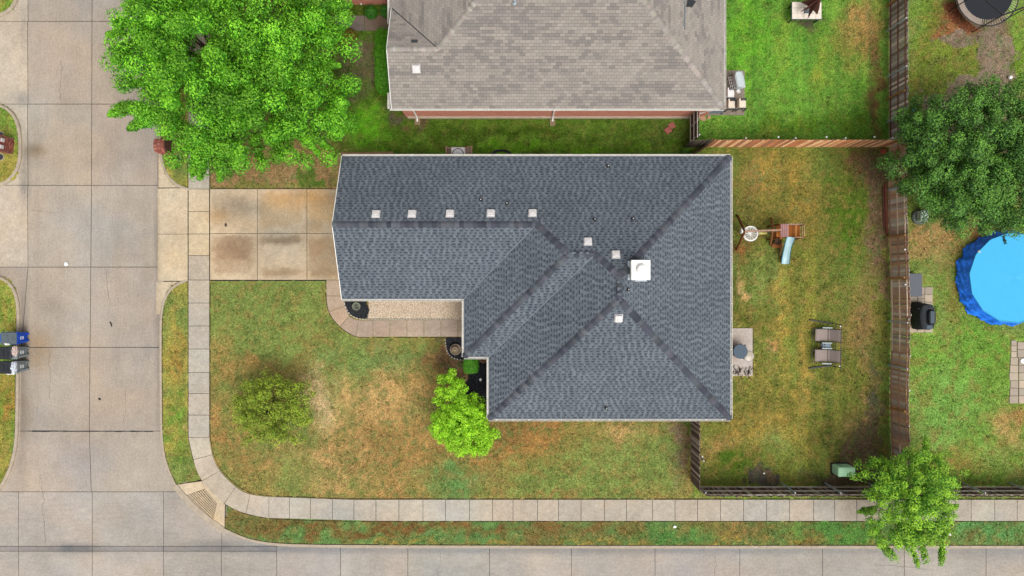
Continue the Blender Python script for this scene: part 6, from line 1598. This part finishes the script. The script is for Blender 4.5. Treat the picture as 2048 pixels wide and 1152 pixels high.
def pchair(label, px, py, white):
    z = .48; x, y = G(px, py, z); t = thing('patio_chair', label, 'chair', (x, y, .05), 0, 'cushioned chairs on the neighbour patio')
    mc = mat('cushion_white' if white else 'cushion_cream', C(226, 222, 220, 1.35) if white else C(222, 208, 190, 1.35), rough=.8, var=.04)
    MB().rbox((0, 0, .46), (.44, .46, .1), r=.04).build('seat_cushion', mc, t)
    MB().rbox((-.26, 0, .66), (.09, .5, .48), r=.03).build('back_cushion', mc, t)
    for s_ in (-1, 1):
        MB().box((0, s_ * .29, .6), (.5, .06, .04)).build('armrest', M_darkmetal, t)
        for xx in (-.24, .22): MB().box((xx, s_ * .29, .29), (.04, .04, .58)).build('leg', M_darkmetal, t)
    MB().box((0, 0, .38), (.48, .54, .05)).build('frame', M_darkmetal, t)
pchair('white-cushioned patio chair nearest the white grill', 1460.5, 188, True)
pchair('cream-cushioned patio chair at the lower roof corner', 1462, 210, False)
pchair('cream-cushioned patio chair at the outer edge of the neighbour patio', 1483.5, 209, False)
x0, y0 = G(1427, 226); bn = thing('patio_bench', 'grey low bench mostly hidden under the taupe roof corner', 'bench', (x0, y0, .05)); MB().box((0, 0, .3), (1.0, .2, .05)).build('seat', M_grey, bn)
for s_ in (-1, 1): MB().box((s_ * .45, 0, .14), (.05, .18, .28)).build('leg', M_darkmetal, bn)

# ---- tiled table with a folded umbrella
z = .72; a, b = G3(1584, 4, z), G3(1643, 38, z); tt = thing('tiled_table', 'outdoor table topped with pale square tiles on the bright green lawn', 'table', ((a.x + b.x) / 2, (a.y + b.y) / 2, 0))
W_, D_ = b.x - a.x, a.y - b.y
MB().box((0, 0, .66), (W_ + .04, D_ + .04, .08)).build('table_frame', mat('teal_frame', C(74, 98, 96), rough=.6), tt)
for i in range(5):
    for k in range(3):
        if (i, k) == (2, 1): MB().box((-W_ / 2 + (i + .5) * W_ / 5, D_ / 2 - (k + .5) * D_ / 3, .71), (W_ / 5 - .05, D_ / 3 - .05, .03)).build('centre_plate', M_grey, tt); continue
        MB().box((-W_ / 2 + (i + .5) * W_ / 5, D_ / 2 - (k + .5) * D_ / 3, .715), (W_ / 5 - .012, D_ / 3 - .012, .03), col=jit(C(236, 222, 206, 1.5), .03)).build('tile', M_piece, tt)
for sx in (-1, 1):
    for sy in (-1, 1): MB().box((sx * W_ * .45, sy * D_ * .42, .31), (.07, .07, .62)).build('leg', M_darkmetal, tt)
um = thing('parasol', 'folded red-brown parasol standing in the tiled table', 'parasol', tuple(tt.location))
MB().tube([(0, 0, .0), (0, 0, 2.5)], .022, 8).build('pole', M_steel, um)
mu = mat('brown_canvas', C(112, 66, 56), rough=.8, var=.2, scale=6)
f = MB(); n_ = 12; rowsu = []
for (zz, ro, ri) in ((2.45, .03, .03), (2.1, .2, .07), (1.6, .42, .1), (1.25, .62, .12)):
    rowsu.append([(math.cos(2 * math.pi * k / n_ + .4) * (ro if k % 2 == 0 else ri), math.sin(2 * math.pi * k / n_ + .4) * (ro if k % 2 == 0 else ri), zz - (.0 if k % 2 else (.25 if zz < 1.4 else 0))) for k in range(n_)])
vs = [p for r in rowsu for p in r]; f.add(vs, [(i * n_ + k, i * n_ + (k + 1) % n_, (i + 1) * n_ + (k + 1) % n_, (i + 1) * n_ + k) for i in range(3) for k in range(n_)])
f.build('canopy', mu, um)

# ---- trampoline
zt = .85; tc = G3(1976, -11, zt); tr = thing('trampoline', 'round black trampoline with a grey edge pad, cut by the top edge', 'trampoline', (tc.x, tc.y, 0)); Rt = 1.83
MB().lathe((0, 0, zt - .02), [(Rt * .80, 0), (Rt * .80, .012), (0, .0)], 48).build('mat', mat('trampoline_mat', (.010, .012, .017), rough=.8, var=.15, scale=5), tr)
pd = MB(); half = [math.radians(95 + 162 * k / 24) for k in range(25)]
vs = []
for aa in half: vs += [(math.cos(aa) * Rt * .82, math.sin(aa) * Rt * .82, zt + .01), (math.cos(aa) * Rt, math.sin(aa) * Rt, zt + .03), (math.cos(aa) * Rt * 1.02, math.sin(aa) * Rt * 1.02, zt - .08)]
pd.add(vs, [(i * 3 + k, i * 3 + k + 1, (i + 1) * 3 + k + 1, (i + 1) * 3 + k) for i in range(24) for k in range(2)]); pd.build('edge_pad', mat('edge_pad', C(176, 160, 146), rough=.7, var=.15, scale=7), tr)
MB().tube([(math.cos(a) * Rt, math.sin(a) * Rt, zt - .03) for a in np.linspace(0, 6.283, 49)], .04, 6, cap=False).build('frame_ring', M_darkmetal, tr)
sp = MB()
for k in range(72):
    a = 6.283 * k / 72; sp.tube([(math.cos(a) * Rt * .8, math.sin(a) * Rt * .8, zt), (math.cos(a) * Rt * .99, math.sin(a) * Rt * .99, zt - .02)], .009, 4)
sp.build('springs', M_vent, tr)
for k in range(6):
    a = 6.283 * k / 6 + .35
    MB().tube([(math.cos(a) * Rt * 1.04, math.sin(a) * Rt * 1.04, 0), (math.cos(a) * Rt * 1.04, math.sin(a) * Rt * 1.04, 2.5)], .03, 8).build('net_pole', M_black, tr)
    a2 = a + 6.283 / 6
    MB().tube([(math.cos(a) * Rt * 1.04, math.sin(a) * Rt * 1.04, 2.5), (math.cos(a2) * Rt * 1.04, math.sin(a2) * Rt * 1.04, 2.5)], .045, 6).build('net_bar', M_black, tr)

# ---- odds and ends in the right-hand yard
x0, y0 = G(1825, 216); ty = thing('toy_bucket', 'small green and blue plastic toy beside the fence above the dark tree', 'toy', (x0, y0, 0))
MB().lathe((0, .06, 0), [(.09, 0), (.12, .2), (.1, .21), (.08, .05), (0, .05)], 14).build('bucket', mat('toy_green', C(130, 220, 120), rough=.4), ty)
MB().rbox((.02, -.14, .06), (.16, .12, .1), r=.03).build('scoop', mat('toy_blue', C(90, 180, 220), rough=.4), ty)
x0, y0 = G(2018, 156); b2 = thing('ball', 'white ball on bare earth at the upper right', 'ball', (x0, y0, 0))
MB().lathe((0, 0, 0), [(.03, 0), (.1, .05), (.115, .11), (.08, .19), (0, .225)], 16).build('shell', M_white, b2)
x0, y0 = G(2047, 722); pl_ = thing('plate', 'white oval plate on the paver patio at the right edge', 'plate', (x0, y0, .065)); pl_.scale = (1.25, .8, 1)
MB().lathe((0, 0, 0), [(.12, 0), (.2, .02), (.2, .03), (.12, .015), (0, .012)], 20).build('dish', M_white, pl_)
MB().lathe((0, 0, .016), [(.06, 0), (.05, .02), (0, .03)], 12).build('bowl', M_grey, pl_)
